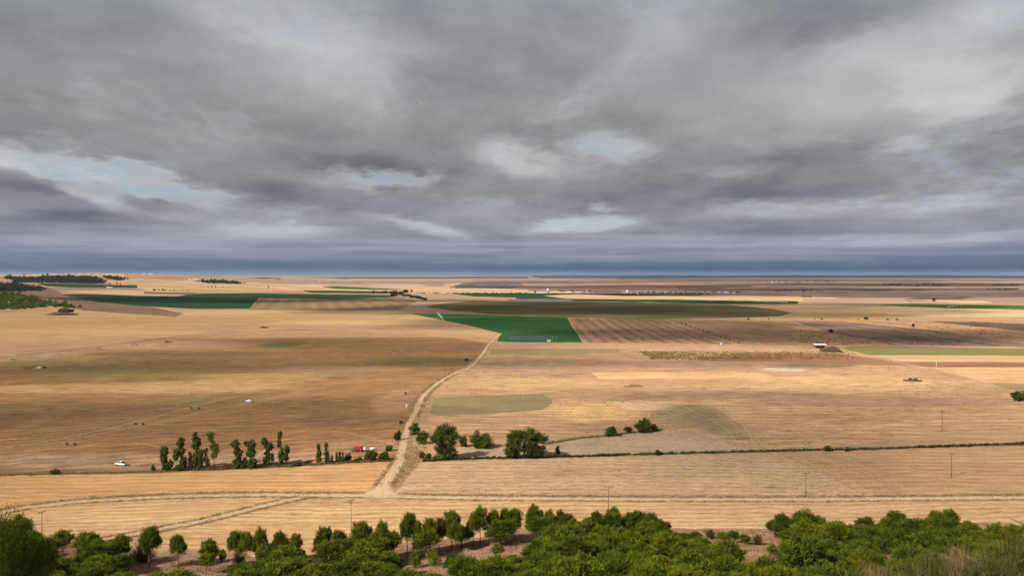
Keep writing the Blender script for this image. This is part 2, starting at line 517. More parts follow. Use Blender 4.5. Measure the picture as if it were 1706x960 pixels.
def np_mesh(name, verts, faces, mat, parent=None, tint=None, smooth=False):
    """faces: list or array of equally long index rows"""
    verts = np.asarray(verts, np.float32); faces = np.asarray(faces, np.int32)
    me = bpy.data.meshes.new(name)
    k = faces.shape[1]
    me.vertices.add(len(verts)); me.vertices.foreach_set('co', verts.ravel())
    me.loops.add(faces.size); me.loops.foreach_set('vertex_index', faces.ravel())
    me.polygons.add(len(faces))
    me.polygons.foreach_set('loop_start', np.arange(0, faces.size, k, dtype=np.int32))
    me.polygons.foreach_set('loop_total', np.full(len(faces), k, np.int32))
    if smooth:
        me.polygons.foreach_set('use_smooth', np.ones(len(faces), bool))
    me.update(calc_edges=True)
    if tint is not None:
        at_ = me.attributes.new('tint', 'FLOAT', 'FACE')
        at_.data.foreach_set('value', np.asarray(tint, np.float32))
    if mat is not None:
        me.materials.append(mat)
    o = bpy.data.objects.new(name, me)
    return link(o, parent)


class MB:
    def __init__(s):
        s.v = []; s.f = []

    def add(s, vs, fs):
        b = len(s.v)
        s.v += [tuple(p) for p in vs]
        s.f += [tuple(i + b for i in f) for f in fs]
        return s

    def box(s, c, size, rz=0.0, rx=0.0, taper=1.0):
        sx, sy, sz = [v / 2 for v in size]
        R = Matrix.Rotation(rz, 3, 'Z') @ Matrix.Rotation(rx, 3, 'X')
        vs = []
        for z, t in ((-sz, 1.0), (sz, taper)):
            for x, y in ((-sx, -sy), (sx, -sy), (sx, sy), (-sx, sy)):
                vs.append(Vector(c) + R @ Vector((x * t, y * t, z)))
        return s.add(vs, [(0, 3, 2, 1), (4, 5, 6, 7), (0, 1, 5, 4), (1, 2, 6, 5), (2, 3, 7, 6), (3, 0, 4, 7)])

    def tube(s, pts, rad, n=6):
        pts = [Vector(p) for p in pts]
        if isinstance(rad, (int, float)):
            rad = [rad] * len(pts)
        vs = []
        for i, p in enumerate(pts):
            d = (pts[min(i + 1, len(pts) - 1)] - pts[max(i - 1, 0)]).normalized()
            a = d.cross(Vector((0, 0, 1)) if abs(d.z) < 0.9 else Vector((1, 0, 0))).normalized()
            b = d.cross(a).normalized()
            for k in range(n):
                t = 2 * PI * k / n
                vs.append(p + (a * math.cos(t) + b * math.sin(t)) * rad[i])
        fs = []
        for i in range(len(pts) - 1):
            for k in range(n):
                k2 = (k + 1) % n
                fs.append((i * n + k, i * n + k2, (i + 1) * n + k2, (i + 1) * n + k))
        fs.append(tuple(range(n - 1, -1, -1)))
        fs.append(tuple((len(pts) - 1) * n + k for k in range(n)))
        return s.add(vs, fs)

    def prism(s, prof, y0, y1):
        """profile in x,z extruded along y"""
        n = len(prof)
        vs = [(x, y0, z) for x, z in prof] + [(x, y1, z) for x, z in prof]
        fs = [tuple(range(n)), tuple(range(2 * n - 1, n - 1, -1))]
        for i in range(n):
            j = (i + 1) % n
            fs.append((i, i + n, j + n, j))
        return s.add(vs, fs)

    def build(s, name, mat, parent=None, bevel=0.0, smooth=False):
        me = bpy.data.meshes.new(name)
        me.from_pydata(s.v, [], s.f)
        me.update()
        bm = bmesh.new(); bm.from_mesh(me)
        bmesh.ops.recalc_face_normals(bm, faces=bm.faces)
        if bevel:
            bmesh.ops.bevel(bm, geom=bm.edges[:], offset=bevel, segments=2, affect='EDGES', clamp_overlap=True)
        if smooth:
            for f in bm.faces: f.smooth = True
        bm.to_mesh(me); bm.free()
        if mat is not None: me.materials.append(mat)
        o = bpy.data.objects.new(name, me)
        return link(o, parent)


def copy_tree(o, parent=None):
    c = o.copy(); COL.objects.link(c)
    if parent is not None: c.parent = parent
    for ch in list(o.children):
        copy_tree(ch, c)
    return c


# ------------------------------------------------------------------ the land: one triangulated sheet cut along the field edges
STRAW = (0.47, 0.285, 0.125); PALE = (0.52, 0.36, 0.20); TAN = (0.34, 0.215, 0.115); BROWN = (0.235, 0.140, 0.075)
DBROWN = (0.12, 0.075, 0.05); OLIVE = (0.095, 0.080, 0.028); GREEN = (0.016, 0.070, 0.014); LGREEN = (0.055, 0.12, 0.025)
GREYTAN = (0.36, 0.265, 0.175); RED = (0.27, 0.135, 0.075)


def ang_of(a, b):
    A, B = at(*a)[0], at(*b)[0]
    return math.atan2(B[1] - A[1], B[0] - A[0])


_SUNGOLD = (0.42, 0.28, 0.12); _OL = (0.155, 0.120, 0.045); _DK = (0.205, 0.118, 0.058); _TN = (0.36, 0.23, 0.125)
FM = {}
FM['ground'] = field_mat('ground_dry', (0.43, 0.27, 0.13), (0.33, 0.21, 0.11), (0.26, 0.165, 0.09), patch=(0.0016, 0.004), sx=0.004, sy=0.05)
FM['hillside'] = field_mat('hillside_dry_grass', (0.30, 0.185, 0.10), (0.24, 0.15, 0.085), (0.16, 0.10, 0.06), sx=0.15, sy=0.15, patch=(0.06, 0.06), grit=0.8)
FM['frontgold'] = field_mat('stubble_gold', (0.48, 0.31, 0.145), (0.44, 0.28, 0.125), (0.35, 0.215, 0.10), ang=0.03, period=4.2, rowamp=0.13, sx=0.02, sy=0.30, grit=0.8, soil_and_light=[
    (1500, 870, 520, 60, (0.43, 0.28, 0.145), .8), (1130, 860, 260, 34, (0.42, 0.275, 0.14), .6), (900, 850, 160, 14, (0.42, 0.27, 0.125), .6), (330, 925, 90, 8, (0.24, 0.16, 0.10), .8), (560, 860, 160, 16, (0.53, 0.36, 0.17), .5)])  # duller right side paints thin cloud shade into the stubble colour
FM['wedge'] = field_mat('stubble_wedge', (0.51, 0.335, 0.16), (0.47, 0.295, 0.13), (0.38, 0.235, 0.11), ang=0.10, period=4.0, rowamp=0.13, sx=0.02, sy=0.28)
FM['orange'] = field_mat('stubble_orange', (0.49, 0.29, 0.125), (0.45, 0.265, 0.115), (0.36, 0.205, 0.09), ang=0.04, period=5.0, rowamp=0.12, sx=0.016, sy=0.25)
FM['grey'] = field_mat('stubble_greyish', (0.455, 0.30, 0.155), (0.405, 0.272, 0.15), (0.29, 0.20, 0.12), ang=-0.02, sx=0.03, sy=0.22, spots=0.35, grit=0.7, c4=(0.385, 0.268, 0.165), streak=0.5, period=5.0, rowamp=0.10)
FM['smoothtan'] = field_mat('stubble_smooth_tan', (0.39, 0.245, 0.125), (0.36, 0.225, 0.11), (0.29, 0.18, 0.09), ang=0.02, streak=0.35, period=6.0, rowamp=0.10)
FM['palegrey'] = field_mat('stubble_pale_grey', (0.44, 0.305, 0.18), (0.39, 0.27, 0.155), (0.29, 0.205, 0.125), ang=0.06, sx=0.03, sy=0.25, grit=0.6, c4=(0.36, 0.275, 0.19))
FM['olivefield'] = field_mat('olive_weeds', (0.27, 0.205, 0.10), (0.225, 0.175, 0.085), (0.17, 0.14, 0.065), ang=0.03, sx=0.02, sy=0.2, grit=0.5)
FM['midtan'] = field_mat('stubble_mid', (0.42, 0.265, 0.135), (0.37, 0.228, 0.118), (0.26, 0.16, 0.09), ang=0.0, period=9.0, rowamp=0.09, sx=0.010, sy=0.11, streak=0.6, spots=0.3, patch=(0.0025, 0.012), grit=0.9, soil_and_light=[
    (930, 606, 150, 10, (0.27, 0.165, 0.10), .75), (1180, 608, 220, 8, (0.28, 0.175, 0.105), .7), (1100, 592, 120, 6, (0.30, 0.19, 0.11), .5), (880, 640, 150, 14, (0.50, 0.32, 0.15), .7), (1100, 645, 200, 6, (0.46, 0.29, 0.14), .6),
    (1250, 660, 240, 8, (0.27, 0.165, 0.10), .7), (1450, 669, 240, 8, (0.28, 0.17, 0.105), .7), (1430, 640, 200, 16, (0.48, 0.31, 0.15), .7), (985, 684, 90, 22, (0.52, 0.33, 0.14), .85), (1080, 676, 70, 9, (0.54, 0.38, 0.21), .7),  # gold and brown bands paint sun and thin shade; sandy areas are soil
    (1160, 692, 60, 20, (0.17, 0.14, 0.07), .8), (1205, 715, 50, 22, (0.19, 0.155, 0.08), .7), (1120, 700, 50, 14, (0.24, 0.17, 0.09), .6), (1000, 714, 120, 8, (0.30, 0.18, 0.10), .5), (1400, 696, 150, 7, (0.30, 0.20, 0.10), .4),
    (1310, 617, 45, 3, (0.5, 0.42, 0.3), .6), (1350, 610, 80, 4, (0.13, 0.12, 0.06), .7), (1500, 720, 250, 18, (0.43, 0.275, 0.14), .5)])
FM['midgold'] = field_mat('stubble_mid_gold', (0.50, 0.325, 0.145), (0.44, 0.28, 0.13), (0.34, 0.21, 0.10), ang=0.0, sx=0.006, sy=0.06, streak=0.5)
FM['pivot'] = field_mat('pivot_residue', (0.300, 0.168, 0.074), (0.245, 0.134, 0.058), (0.19, 0.112, 0.050), ang=0.28, period=8.0, rowamp=0.09, sx=0.010, sy=0.11, streak=0.6, patch=(0.0028, 0.010), grit=0.9, soil_and_light=[
    (640, 556, 260, 9, _TN, .8), (420, 556, 160, 8, _TN, .8), (200, 574, 220, 10, _TN, .9), (0, 594, 160, 10, _TN, .9), (60, 600, 260, 14, _TN, .5), (200, 606, 230, 12, _OL, .75), (470, 600, 260, 20, _DK, .5), (620, 576, 200, 12, _DK, .6), (300, 592, 150, 8, _OL, .7), (700, 603, 110, 12, _OL, .75), (465, 575, 40, 6, (0.11, 0.12, 0.035), .8),
    (230, 622, 160, 8, (0.20, 0.165, 0.05), .7), (120, 648, 200, 8, _SUNGOLD, .85), (330, 645, 170, 12, _SUNGOLD, .85), (430, 630, 130, 10, _SUNGOLD, .7), (560, 618, 120, 10, _TN, .5),  # gold areas paint a sunny band into the field colour
    (330, 668, 120, 14, (0.20, 0.15, 0.06), .6), (60, 690, 180, 26, _DK, .7), (570, 672, 130, 16, _DK, .55), (600, 700, 120, 18, _DK, .6), (420, 665, 120, 12, _DK, .4), (250, 718, 230, 22, _DK, .35),
    (150, 768, 260, 16, _TN, .9), (420, 764, 200, 14, _TN, .8), (590, 745, 120, 14, _TN, .5), (660, 670, 40, 26, _TN, .5)])
FM['upgold'] = field_mat('upper_gold', (0.43, 0.275, 0.122), (0.375, 0.235, 0.108), (0.31, 0.195, 0.095), ang=0.05, sx=0.004, sy=0.04, patch=(0.0012, 0.004), soil_and_light=[(620, 548, 260, 10, _TN, .9), (420, 549, 180, 9, _TN, .85), (240, 562, 200, 9, _TN, .85), (60, 582, 180, 8, _TN, .8), (480, 532, 300, 6, (0.34, 0.215, 0.105), .5), (350, 521, 200, 4, (0.50, 0.33, 0.155), .7), (600, 537, 160, 4, (0.50, 0.33, 0.155), .8), (80, 556, 260, 12, (0.46, 0.30, 0.13), .6)])
FM['green'] = field_mat('green_crop', (0.028, 0.088, 0.026), (0.040, 0.110, 0.030), (0.023, 0.068, 0.021), ang=0.1, sx=0.004, sy=0.03, patch=(0.002, 0.006), grit=0.3)
FM['green2'] = field_mat('dark_green_crop', (0.023, 0.060, 0.022), (0.020, 0.048, 0.018), (0.040, 0.072, 0.028), ang=0.0, sx=0.002, sy=0.012, patch=(0.001, 0.003), grit=0.2)
FM['lgreen'] = field_mat('light_green_crop', (0.065, 0.13, 0.024), (0.045, 0.105, 0.02), (0.03, 0.08, 0.02), sx=0.002, sy=0.02, patch=(0.001, 0.003), grit=0.2)
FM['olivegreen'] = field_mat('olive_green_crop', (0.175, 0.155, 0.055), (0.145, 0.135, 0.046), (0.20, 0.155, 0.075), sx=0.003, sy=0.03, grit=0.25)
FM['circle'] = field_mat('pivot_circle_olive', (0.115, 0.110, 0.040), (0.105, 0.085, 0.040), (0.070, 0.075, 0.026), ang=-0.25, sx=0.002, sy=0.012, patch=(0.0012, 0.004), grit=0.3)
FM['rows'] = field_mat('crop_in_rows', (0.35, 0.21, 0.115), (0.31, 0.18, 0.10), (0.22, 0.13, 0.075), ang=ang_of((985, 535), (1035, 568)), period=17.0, rowamp=0.20, sx=0.004, sy=0.06, wob=0.1)
FM['plough'] = field_mat('ploughed_rows', (0.25, 0.165, 0.11), (0.20, 0.135, 0.092), (0.11, 0.085, 0.06), ang=ang_of((1400, 545), (1640, 576)), sx=0.004, sy=0.035, streak=0.85, grit=0.6, wob=0.4)
FM['tanslope'] = field_mat('tan_slope', (0.37, 0.22, 0.11), (0.32, 0.195, 0.095), (0.235, 0.15, 0.07), ang=ang_of((1150, 535), (1400, 572)), sx=0.004, sy=0.03, streak=0.6)
FM['vine'] = field_mat('faint_rows', (0.255, 0.165, 0.085), (0.22, 0.155, 0.075), (0.15, 0.12, 0.055), ang=ang_of((470, 500), (455, 514)), sx=0.006, sy=0.02, period=42.0, rowamp=0.12, patch=(0.002, 0.004))
FM['dbrown'] = field_mat('dark_soil', (0.11, 0.07, 0.048), (0.135, 0.09, 0.06), (0.085, 0.055, 0.04), sx=0.002, sy=0.02, patch=(0.001, 0.003))
FM['brown'] = field_mat('brown_soil', (0.215, 0.135, 0.085), (0.185, 0.115, 0.072), (0.15, 0.095, 0.06), sx=0.002, sy=0.02, patch=(0.001, 0.004))
FM['mauve'] = field_mat('shaded_mauve_soil', (0.30, 0.205, 0.140), (0.255, 0.175, 0.120), (0.20, 0.14, 0.10), sx=0.0008, sy=0.006, patch=(0.0003, 0.0012))  # mauve soil, darkened to carry cloud shade on the far right plain
FM['redsoil'] = field_mat('red_soil', (0.25, 0.13, 0.07), (0.225, 0.12, 0.066), (0.18, 0.10, 0.055), sx=0.004, sy=0.05)
FM['maize'] = field_mat('maize_floor', (0.24, 0.155, 0.07), (0.20, 0.14, 0.06), (0.16, 0.12, 0.045), sx=0.006, sy=0.08, streak=0.6, spots=0.3)
FM['farstraw'] = field_mat('far_straw', (0.50, 0.35, 0.19), (0.45, 0.30, 0.155), (0.40, 0.26, 0.14), sx=0.0006, sy=0.004, patch=(0.0003, 0.001))
FM['fartan'] = field_mat('far_tan', (0.37, 0.245, 0.145), (0.33, 0.215, 0.13), (0.27, 0.17, 0.105), sx=0.0006, sy=0.004, patch=(0.0003, 0.001))
FM['farwood'] = field_mat('far_wooded', (0.075, 0.080, 0.045), (0.10, 0.09, 0.055), (0.05, 0.06, 0.035), sx=0.0008, sy=0.004, patch=(0.0004, 0.001))
FM['scrubsoil'] = field_mat('scrub_soil', (0.17, 0.135, 0.08), (0.13, 0.11, 0.06), (0.07, 0.07, 0.035), sx=0.004, sy=0.02, streak=0.8, patch=(0.002, 0.006), grit=0.8)
FM['horizonwood'] = field_mat('hazed_horizon_woods', (0.022, 0.032, 0.042), (0.03, 0.04, 0.05), (0.02, 0.03, 0.04), sx=0.0008, sy=0.004, patch=(0.0004, 0.001))  # dark blue puts distance haze and shade into the woods' colour
FM['bluegrey'] = field_mat('blue_grey_ground', (0.145, 0.125, 0.125), (0.16, 0.14, 0.135), (0.10, 0.095, 0.10), sx=0.002, sy=0.01, patch=(0.001, 0.002))
FM['road'] = field_mat('dirt_road', (0.55, 0.40, 0.235), (0.50, 0.355, 0.20), (0.42, 0.29, 0.165), ang=PI / 2, sx=0.03, sy=0.6, patch=(0.02, 0.05), grit=0.35, streak=0.5)
FM['rut'] = field_mat('wheel_rut', (0.46, 0.325, 0.185), (0.42, 0.295, 0.165), (0.35, 0.24, 0.135), sx=0.1, sy=0.1, patch=(0.03, 0.03), grit=0.5)
FM['verge'] = field_mat('verge_soil', (0.36, 0.24, 0.125), (0.30, 0.20, 0.105), (0.19, 0.13, 0.07), sx=0.15, sy=0.3, patch=(0.03, 0.05), grit=0.9)
FM['ditch'] = field_mat('ditch_soil', (0.17, 0.115, 0.06), (0.13, 0.10, 0.05), (0.08, 0.075, 0.03), sx=0.1, sy=0.3, patch=(0.02, 0.05), grit=0.8)
FM['track2'] = field_mat('pale_wheel_track', (0.43, 0.285, 0.15), (0.38, 0.25, 0.13), (0.30, 0.19, 0.10), sx=0.05, sy=0.2)
FM['track'] = field_mat('wheel_track', (0.33, 0.215, 0.12), (0.29, 0.185, 0.105), (0.22, 0.14, 0.08), sx=0.05, sy=0.2)

POLY = []      # (name, material key, world xy polygon)


def densify(pts, closed=True, step=14.0, jx=0.5, jy=0.18, seed=0):
    r = random.Random(seed)
    out = []
    n = len(pts)
    for i in range(n if closed else n - 1):
        a, b = pts[i], pts[(i + 1) % n]
        k = max(1, int(math.hypot(b[0] - a[0], (b[1] - a[1]) * 3) / step))
        for j in range(k):
            t = j / k
            jj = 0 if j == 0 else 1
            out.append((a[0] + (b[0] - a[0]) * t + jj * r.gauss(0, jx), a[1] + (b[1] - a[1]) * t + jj * r.gauss(0, jy)))
    if not closed:
        out.append(pts[-1])
    return out


def field(name, key, pts, jy=0.18, step=16.0):
    if min(p[1] for p in pts) < 480:
        jy = min(jy, 0.08)
    d = densify(pts, seed=len(POLY), jy=jy, step=step)
    W = at([p[0] for p in d], [p[1] for p in d])[:, :2]
    POLY.append((name, key, W))


def catmull(P, n=6):
    P = [np.array(p, float) for p in P]
    P = [2 * P[0] - P[1]] + P + [2 * P[-1] - P[-2]]
    out = []
    for i in range(1, len(P) - 2):
        for k in range(n):
            t = k / n
            out.append(0.5 * ((2 * P[i]) + (-P[i - 1] + P[i + 1]) * t + (2 * P[i - 1] - 5 * P[i] + 4 * P[i + 1] - P[i + 2]) * t * t +
                              (-P[i - 1] + 3 * P[i] - 3 * P[i + 1] + P[i + 2]) * t ** 3))
    out.append(P[-2])
    return np.array(out)


def ribbon_pts(px_line, n=6):
    W = at([p[0] for p in px_line], [p[1] for p in px_line])[:, :2]
    return catmull(W, n)


def ribbon(name, key, line, width, jit=0.12, seed=1):
    """line: world Nx2; width in metres, number or array"""
    r = np.random.default_rng(seed)
    w = np.full(len(line), width, float) if np.isscalar(width) else np.asarray(width, float)
    t = np.gradient(line, axis=0)
    t /= np.linalg.norm(t, axis=1)[:, None] + 1e-9
    nrm = np.stack([-t[:, 1], t[:, 0]], 1)
    L = line + nrm * (w / 2 + r.normal(0, jit, len(line)))[:, None]
    R = line - nrm * (w / 2 + r.normal(0, jit, len(line)))[:, None]
    POLY.append((name, key, np.vstack([L, R[::-1]])))


# far patchwork, painted back to front
r0 = random.Random(21)
far_keys = ['farstraw', 'fartan', 'mauve', 'mauve', 'brown', 'dbrown', 'fartan', 'farstraw', 'mauve']
for i in range(150):
    t = r0.random()
    py = 462.3 + 34 * t ** 1.7
    px = r0.uniform(-60, 1760)
    hgt = (0.5 + 2.4 * t) * r0.uniform(0.5, 1.2)
    wid = r0.uniform(50, 330)
    key = r0.choice(far_keys)
    if px > 800 and key in ('farstraw', 'fartan'): key = r0.choice(['fartan', 'mauve', 'mauve', 'brown', 'dbrown'])  # right-hand far fields go darker, painting cloud shade
    if px < 600 and key in ('mauve', 'dbrown') and r0.random() < .6: key = 'farstraw'
    s = r0.uniform(-14, 14)
    field('field', key, [(px, py), (px + wid, py + r0.uniform(-.3, .3) * t), (px + wid + s, py + hgt), (px + s * .4, py + hgt * r0.uniform(.7, 1))], step=60)
# wooded country on the horizon
field('hills', 'horizonwood', [(880, 459.3), (1100, 458.6), (1400, 457.5), (1780, 457), (1780, 464.4), (1500, 463.8), (1250, 463.4), (1100, 464), (900, 463.4)], step=60)
field('hills', 'horizonwood', [(420, 461.3), (560, 462), (700, 461.4), (880, 461.2), (880, 463.3), (640, 464), (500, 464.5)], step=60)
# far left
field('field', 'farstraw', [(-60, 455), (60, 455), (230, 456), (232, 461), (60, 461), (-60, 462)], step=30)
field('field', 'fartan', [(205, 456), (330, 457.5), (480, 461), (600, 465), (500, 470), (330, 466), (215, 465)], step=30)
field('field', 'farstraw', [(170, 468), (230, 464), (330, 470), (500, 474), (700, 474), (760, 484), (600, 485), (430, 486), (330, 487), (230, 481), (200, 478)], step=30)
field('field', 'farstraw', [(120, 484), (250, 483), (330, 488), (430, 487), (300, 493), (180, 491), (110, 486)], step=30)
field('field', 'brown', [(240, 486), (330, 488), (320, 492), (240, 490)], step=30)
field('field', 'farstraw', [(560, 485), (720, 482), (960, 486), (940, 489), (700, 490)], step=30)
field('field', 'scrubsoil', [(331, 468.2), (365, 468.4), (409, 472.2), (395, 473.2), (345, 471.8)], step=20)
field('field', 'scrubsoil', [(8, 460), (50, 461), (90, 458.5), (150, 459.6), (163, 461.5), (176, 471), (150, 473.5), (60, 470.5), (28, 471.5)], step=20)
field('field', 'scrubsoil', [(170, 459), (188, 461), (210, 466), (200, 468), (176, 464)], step=20)
field('field', 'green2', [(60, 472), (150, 474), (228, 475.3), (229, 480), (130, 479.5), (78, 477)], step=20)
field('field', 'mauve', [(70, 478), (130, 480), (228, 481), (250, 484), (90, 481.5)], step=20)
field('field', 'scrubsoil', [(-60, 470), (0, 472), (30, 473.2), (78, 481.5), (72, 486), (-60, 487)], step=20)
field('field', 'brown', [(-60, 486), (30, 484), (88, 481), (103, 490), (165, 504), (252, 512), (303, 522), (294, 528.5), (240, 526), (140, 517.5), (60, 503), (-60, 491)], step=20)
# centre far
field('field', 'lgreen', [(536, 477.5), (560, 476.8), (660, 481.5), (700, 483), (600, 483.2), (550, 481.3)], step=20)
field('field', 'farstraw', [(470, 478), (536, 478), (560, 481.5), (650, 483.5), (600, 486), (470, 482)], step=20)
field('field', 'green2', [(503, 484), (620, 485.5), (690, 487), (640, 489.5), (520, 488)], step=20)
field('field', 'fartan', [(430, 486), (520, 488), (640, 490), (600, 492), (430, 490)], step=20)
field('field', 'bluegrey', [(762, 474.5), (790, 470.6), (868, 471.2), (872, 476), (850, 481), (770, 480), (744, 478.5)], step=20)
field('field', 'farstraw', [(700, 480), (764, 472), (768, 472.6), (748, 479), (880, 482), (880, 486.5), (700, 485)], step=20)
field('field', 'green2', [(748, 488.5), (880, 488.5), (990, 489), (1160, 489.5), (1180, 493), (930, 494.5), (860, 496), (790, 494)], step=20)
field('field', 'fartan', [(690, 489), (745, 489), (800, 495), (880, 497), (800, 501), (700, 500)], step=20)
field('field', 'farstraw', [(905, 493), (960, 490.5), (1040, 493.3), (1200, 492.5), (1310, 493.5), (1400, 496), (1345, 502), (1200, 500.5), (1060, 499), (950, 498)], step=20)
field('field', 'lgreen', [(1066, 488), (1180, 487.6), (1190, 491.5), (1075, 491)], step=20)
field('field', 'green2', [(856, 490), (890, 491), (945, 498), (1060, 499.2), (1130, 499.3), (1200, 500), (1330, 502), (1329, 506.8), (1200, 507), (1090, 504), (960, 502.5), (860, 498)], step=20)
field('field', 'bluegrey', [(846, 499), (900, 497.8), (946, 499), (958, 502.3), (900, 503.5), (846, 501.5)], step=20)
# left green field and its neighbours
field('field', 'green2', [(103, 490.5), (141, 489.7), (227, 493), (295, 493.6), (333, 489), (430, 488.6), (500, 490), (652, 491.8), (662, 493.5), (640, 496.5), (560, 499), (430, 497), (416, 514.8), (328, 515), (252, 511.3), (164, 504)], step=20)
field('field', 'vine', [(430, 496.8), (560, 499), (640, 496.5), (700, 500), (664, 517), (560, 517), (416, 516.2)], step=20)
field('field', 'fartan', [(662, 493.5), (700, 499), (720, 508), (780, 513), (870, 525), (690, 522.5), (660, 518.5), (700, 503)], step=20)
field('field', 'circle', [(707, 511), (730, 507), (790, 501.4), (860, 502), (1036, 503.6), (1213, 508), (1290, 515.5), (1321, 521.5), (1300, 527), (1210, 530.6), (1100, 531.8), (950, 529.6), (860, 526), (760, 519)], step=20)
field('field', 'green', [(680, 522.6), (745, 523.6), (860, 526.2), (945, 529.6), (957, 550), (970, 571), (842, 570.2), (828, 568.8), (834.6, 556), (783, 543), (730, 532)], step=20)
field('field', 'rows', [(948, 529.6), (1115, 532.6), (1180, 553), (1236, 574), (971, 571)], step=20)
field('field', 'tanslope', [(1115, 532.6), (1310, 529), (1330, 541), (1480, 576), (1380, 577), (1236, 574.5)], step=20)
field('field', 'plough', [(1312, 533), (1400, 536), (1560, 551), (1706, 573), (1780, 582), (1690, 577.5), (1486, 576), (1390, 556), (1350, 545)], step=20)
field('field', 'tanslope', [(1325, 526), (1560, 533), (1780, 556), (1780, 580), (1700, 572), (1560, 550), (1400, 535.5)], step=20)
field('field', 'dbrown', [(1551, 536), (1620, 536.5), (1780, 543), (1780, 553), (1700, 551), (1620, 544)], step=20)
field('field', 'farstraw', [(1330, 517), (1450, 512.5), (1560, 514), (1780, 520), (1780, 529), (1560, 528), (1400, 518)], step=20)
field('field', 'fartan', [(1340, 497), (1500, 497), (1520, 506), (1440, 512), (1330, 510)], step=20)
field('field', 'lgreen', [(1440, 507), (1530, 505.6), (1780, 510.5), (1780, 516.3), (1700, 515.7), (1580, 514)], step=20)
field('field', 'dbrown', [(1510, 498), (1530, 495.2), (1625, 495.4), (1600, 499), (1540, 499.6)], step=20)
field('field', 'farstraw', [(1533, 499.6), (1640, 501.5), (1660, 506), (1600, 505), (1560, 502)], step=20)
field('field', 'maize', [(1060, 587), (1100, 586), (1300, 586.8), (1425, 588.5), (1330, 592), (1300, 598), (1180, 600.5), (1082, 600)], step=12, jy=0.25)
field('field', 'olivegreen', [(1394, 580), (1420, 577), (1490, 576.4), (1780, 584), (1780, 593.5), (1560, 592), (1450, 592)], step=20)
# middle right band
field('field', 'midtan', [(834, 573), (968, 572), (1236, 575), (1390, 578), (1450, 592), (1780, 594), (1780, 700), (1300, 755), (860, 760), (735, 745), (712, 700), (720, 665), (790, 612), (812, 590)], step=24)
field('field', 'olivefield', [(818, 583), (1030, 581), (1035, 588), (930, 592), (815, 591)], step=20, jy=0.6)
field('field', 'midgold', [(985, 621), (1250, 620), (1290, 627), (1270, 632), (1000, 633)], step=20, jy=0.4)
field('field', 'redsoil', [(1230, 588), (1390, 588.5), (1460, 598), (1520, 610), (1420, 608), (1270, 603), (1140, 601)], step=20)
field('field', 'farstraw', [(1450, 593), (1780, 594.5), (1780, 604), (1500, 602.5)], step=20)
field('field', 'redsoil', [(1490, 603.2), (1780, 604.2), (1780, 612.5), (1545, 612.5)], step=20)
field('field', 'midgold', [(1545, 612.8), (1780, 612.8), (1780, 641), (1640, 638), (1590, 625)], step=20)
field('field', 'olivefield', [(1648, 640), (1780, 641), (1780, 652), (1700, 653)], step=20)
field('field', 'olivefield', [(722, 664.5), (800, 660), (905, 657), (920, 666), (919, 673), (903, 684), (815, 690), (732, 693.5), (716, 690)], step=20)
field('field', 'palegrey', [(715, 744), (780, 748), (935, 733), (1060, 722), (1110, 716), (1165, 722), (1230, 745), (1262, 751), (1090, 757), (930, 762), (860, 764), (728, 762)], step=20)
# near fields
field('field', 'pivot', [(-60, 590), (240, 566), (480, 548), (700, 556), (818, 572), (802, 590), (775, 612), (730, 634), (700, 665), (686, 690), (672, 722), (661, 755), (655, 768), (430, 779), (260, 786), (-60, 792)], step=24)
field('field', 'upgold', [(-60, 524), (130, 517), (300, 529), (310, 517.5), (416, 516), (560, 517), (664, 519), (690, 524), (783, 544), (833, 557), (818, 572), (700, 557), (600, 552), (470, 545), (330, 556), (240, 567), (130, 580), (-60, 590)], step=24)
field('field', 'orange', [(-60, 795), (90, 791), (260, 788), (430, 781), (600, 771), (652, 769), (645, 783), (628, 806), (612, 820), (430, 823), (300, 825), (150, 833), (40, 845), (-60, 856)], step=24)
field('field', 'wedge', [(-60, 856), (40, 848), (150, 837), (300, 829), (430, 826.5), (512, 827.5), (460, 838), (400, 852), (340, 867), (280, 879), (200, 894), (100, 911), (-60, 935)], step=24)
field('field', 'frontgold', [(520, 829), (640, 830), (860, 833), (1000, 834), (1130, 834.5), (1280, 835), (1450, 834.5), (1780, 832), (1780, 925), (960, 930), (700, 930), (400, 945), (-60, 945), (100, 913), (200, 897), (280, 881), (340, 870), (400, 855), (460, 841)], step=24)
field('field', 'grey', [(700, 772), (870, 765), (1090, 759), (1290, 753), (1380, 790), (1450, 829), (1130, 830), (870, 829), (720, 827), (655, 824), (668, 805)], step=24)
field('field', 'smoothtan', [(1290, 753), (1440, 751), (1560, 746), (1780, 739), (1780, 827), (1450, 829.5), (1380, 790)], step=24)

# roads, tracks, ditches
main_px = [(630, 824, 26), (636, 815, 24), (642, 806, 23), (648, 797, 21), (657, 784, 17), (664, 771, 13.5), (668, 757, 12.5), (671, 744, 12), (677, 722, 9.8),
           (682, 705, 8.8), (691, 690, 8.2), (702, 665, 7.2), (716, 650, 6.6), (732, 637, 5.8), (755, 624, 5.0), (780, 614, 4.4), (793, 603, 4), (804, 590, 3.4), (817, 571, 2.9), (834, 556, 2.6)]
main_line = ribbon_pts(main_px)
_mp = at([p[0] for p in main_px], [p[1] for p in main_px])
_mw = [min(6.5, 0.92 * p[2] * w[1] / FPX) for p, w in zip(main_px, _mp)]
main_w = np.repeat(_mw, 6)[:len(main_line)]
main_w = np.convolve(np.pad(main_w, 4, mode='edge'), np.ones(9) / 9, mode='valid')[:len(main_line)]
ew_px = [(-80, 872), (30, 849), (60, 845), (150, 835.5), (300, 828), (430, 825.5), (510, 826), (600, 826.5), (640, 827.5), (720, 829.5), (870, 831.5), (1130, 833), (1280, 833.3), (1450, 832.3), (1706, 830), (1790, 829)]
ew_line = ribbon_pts(ew_px, 14)
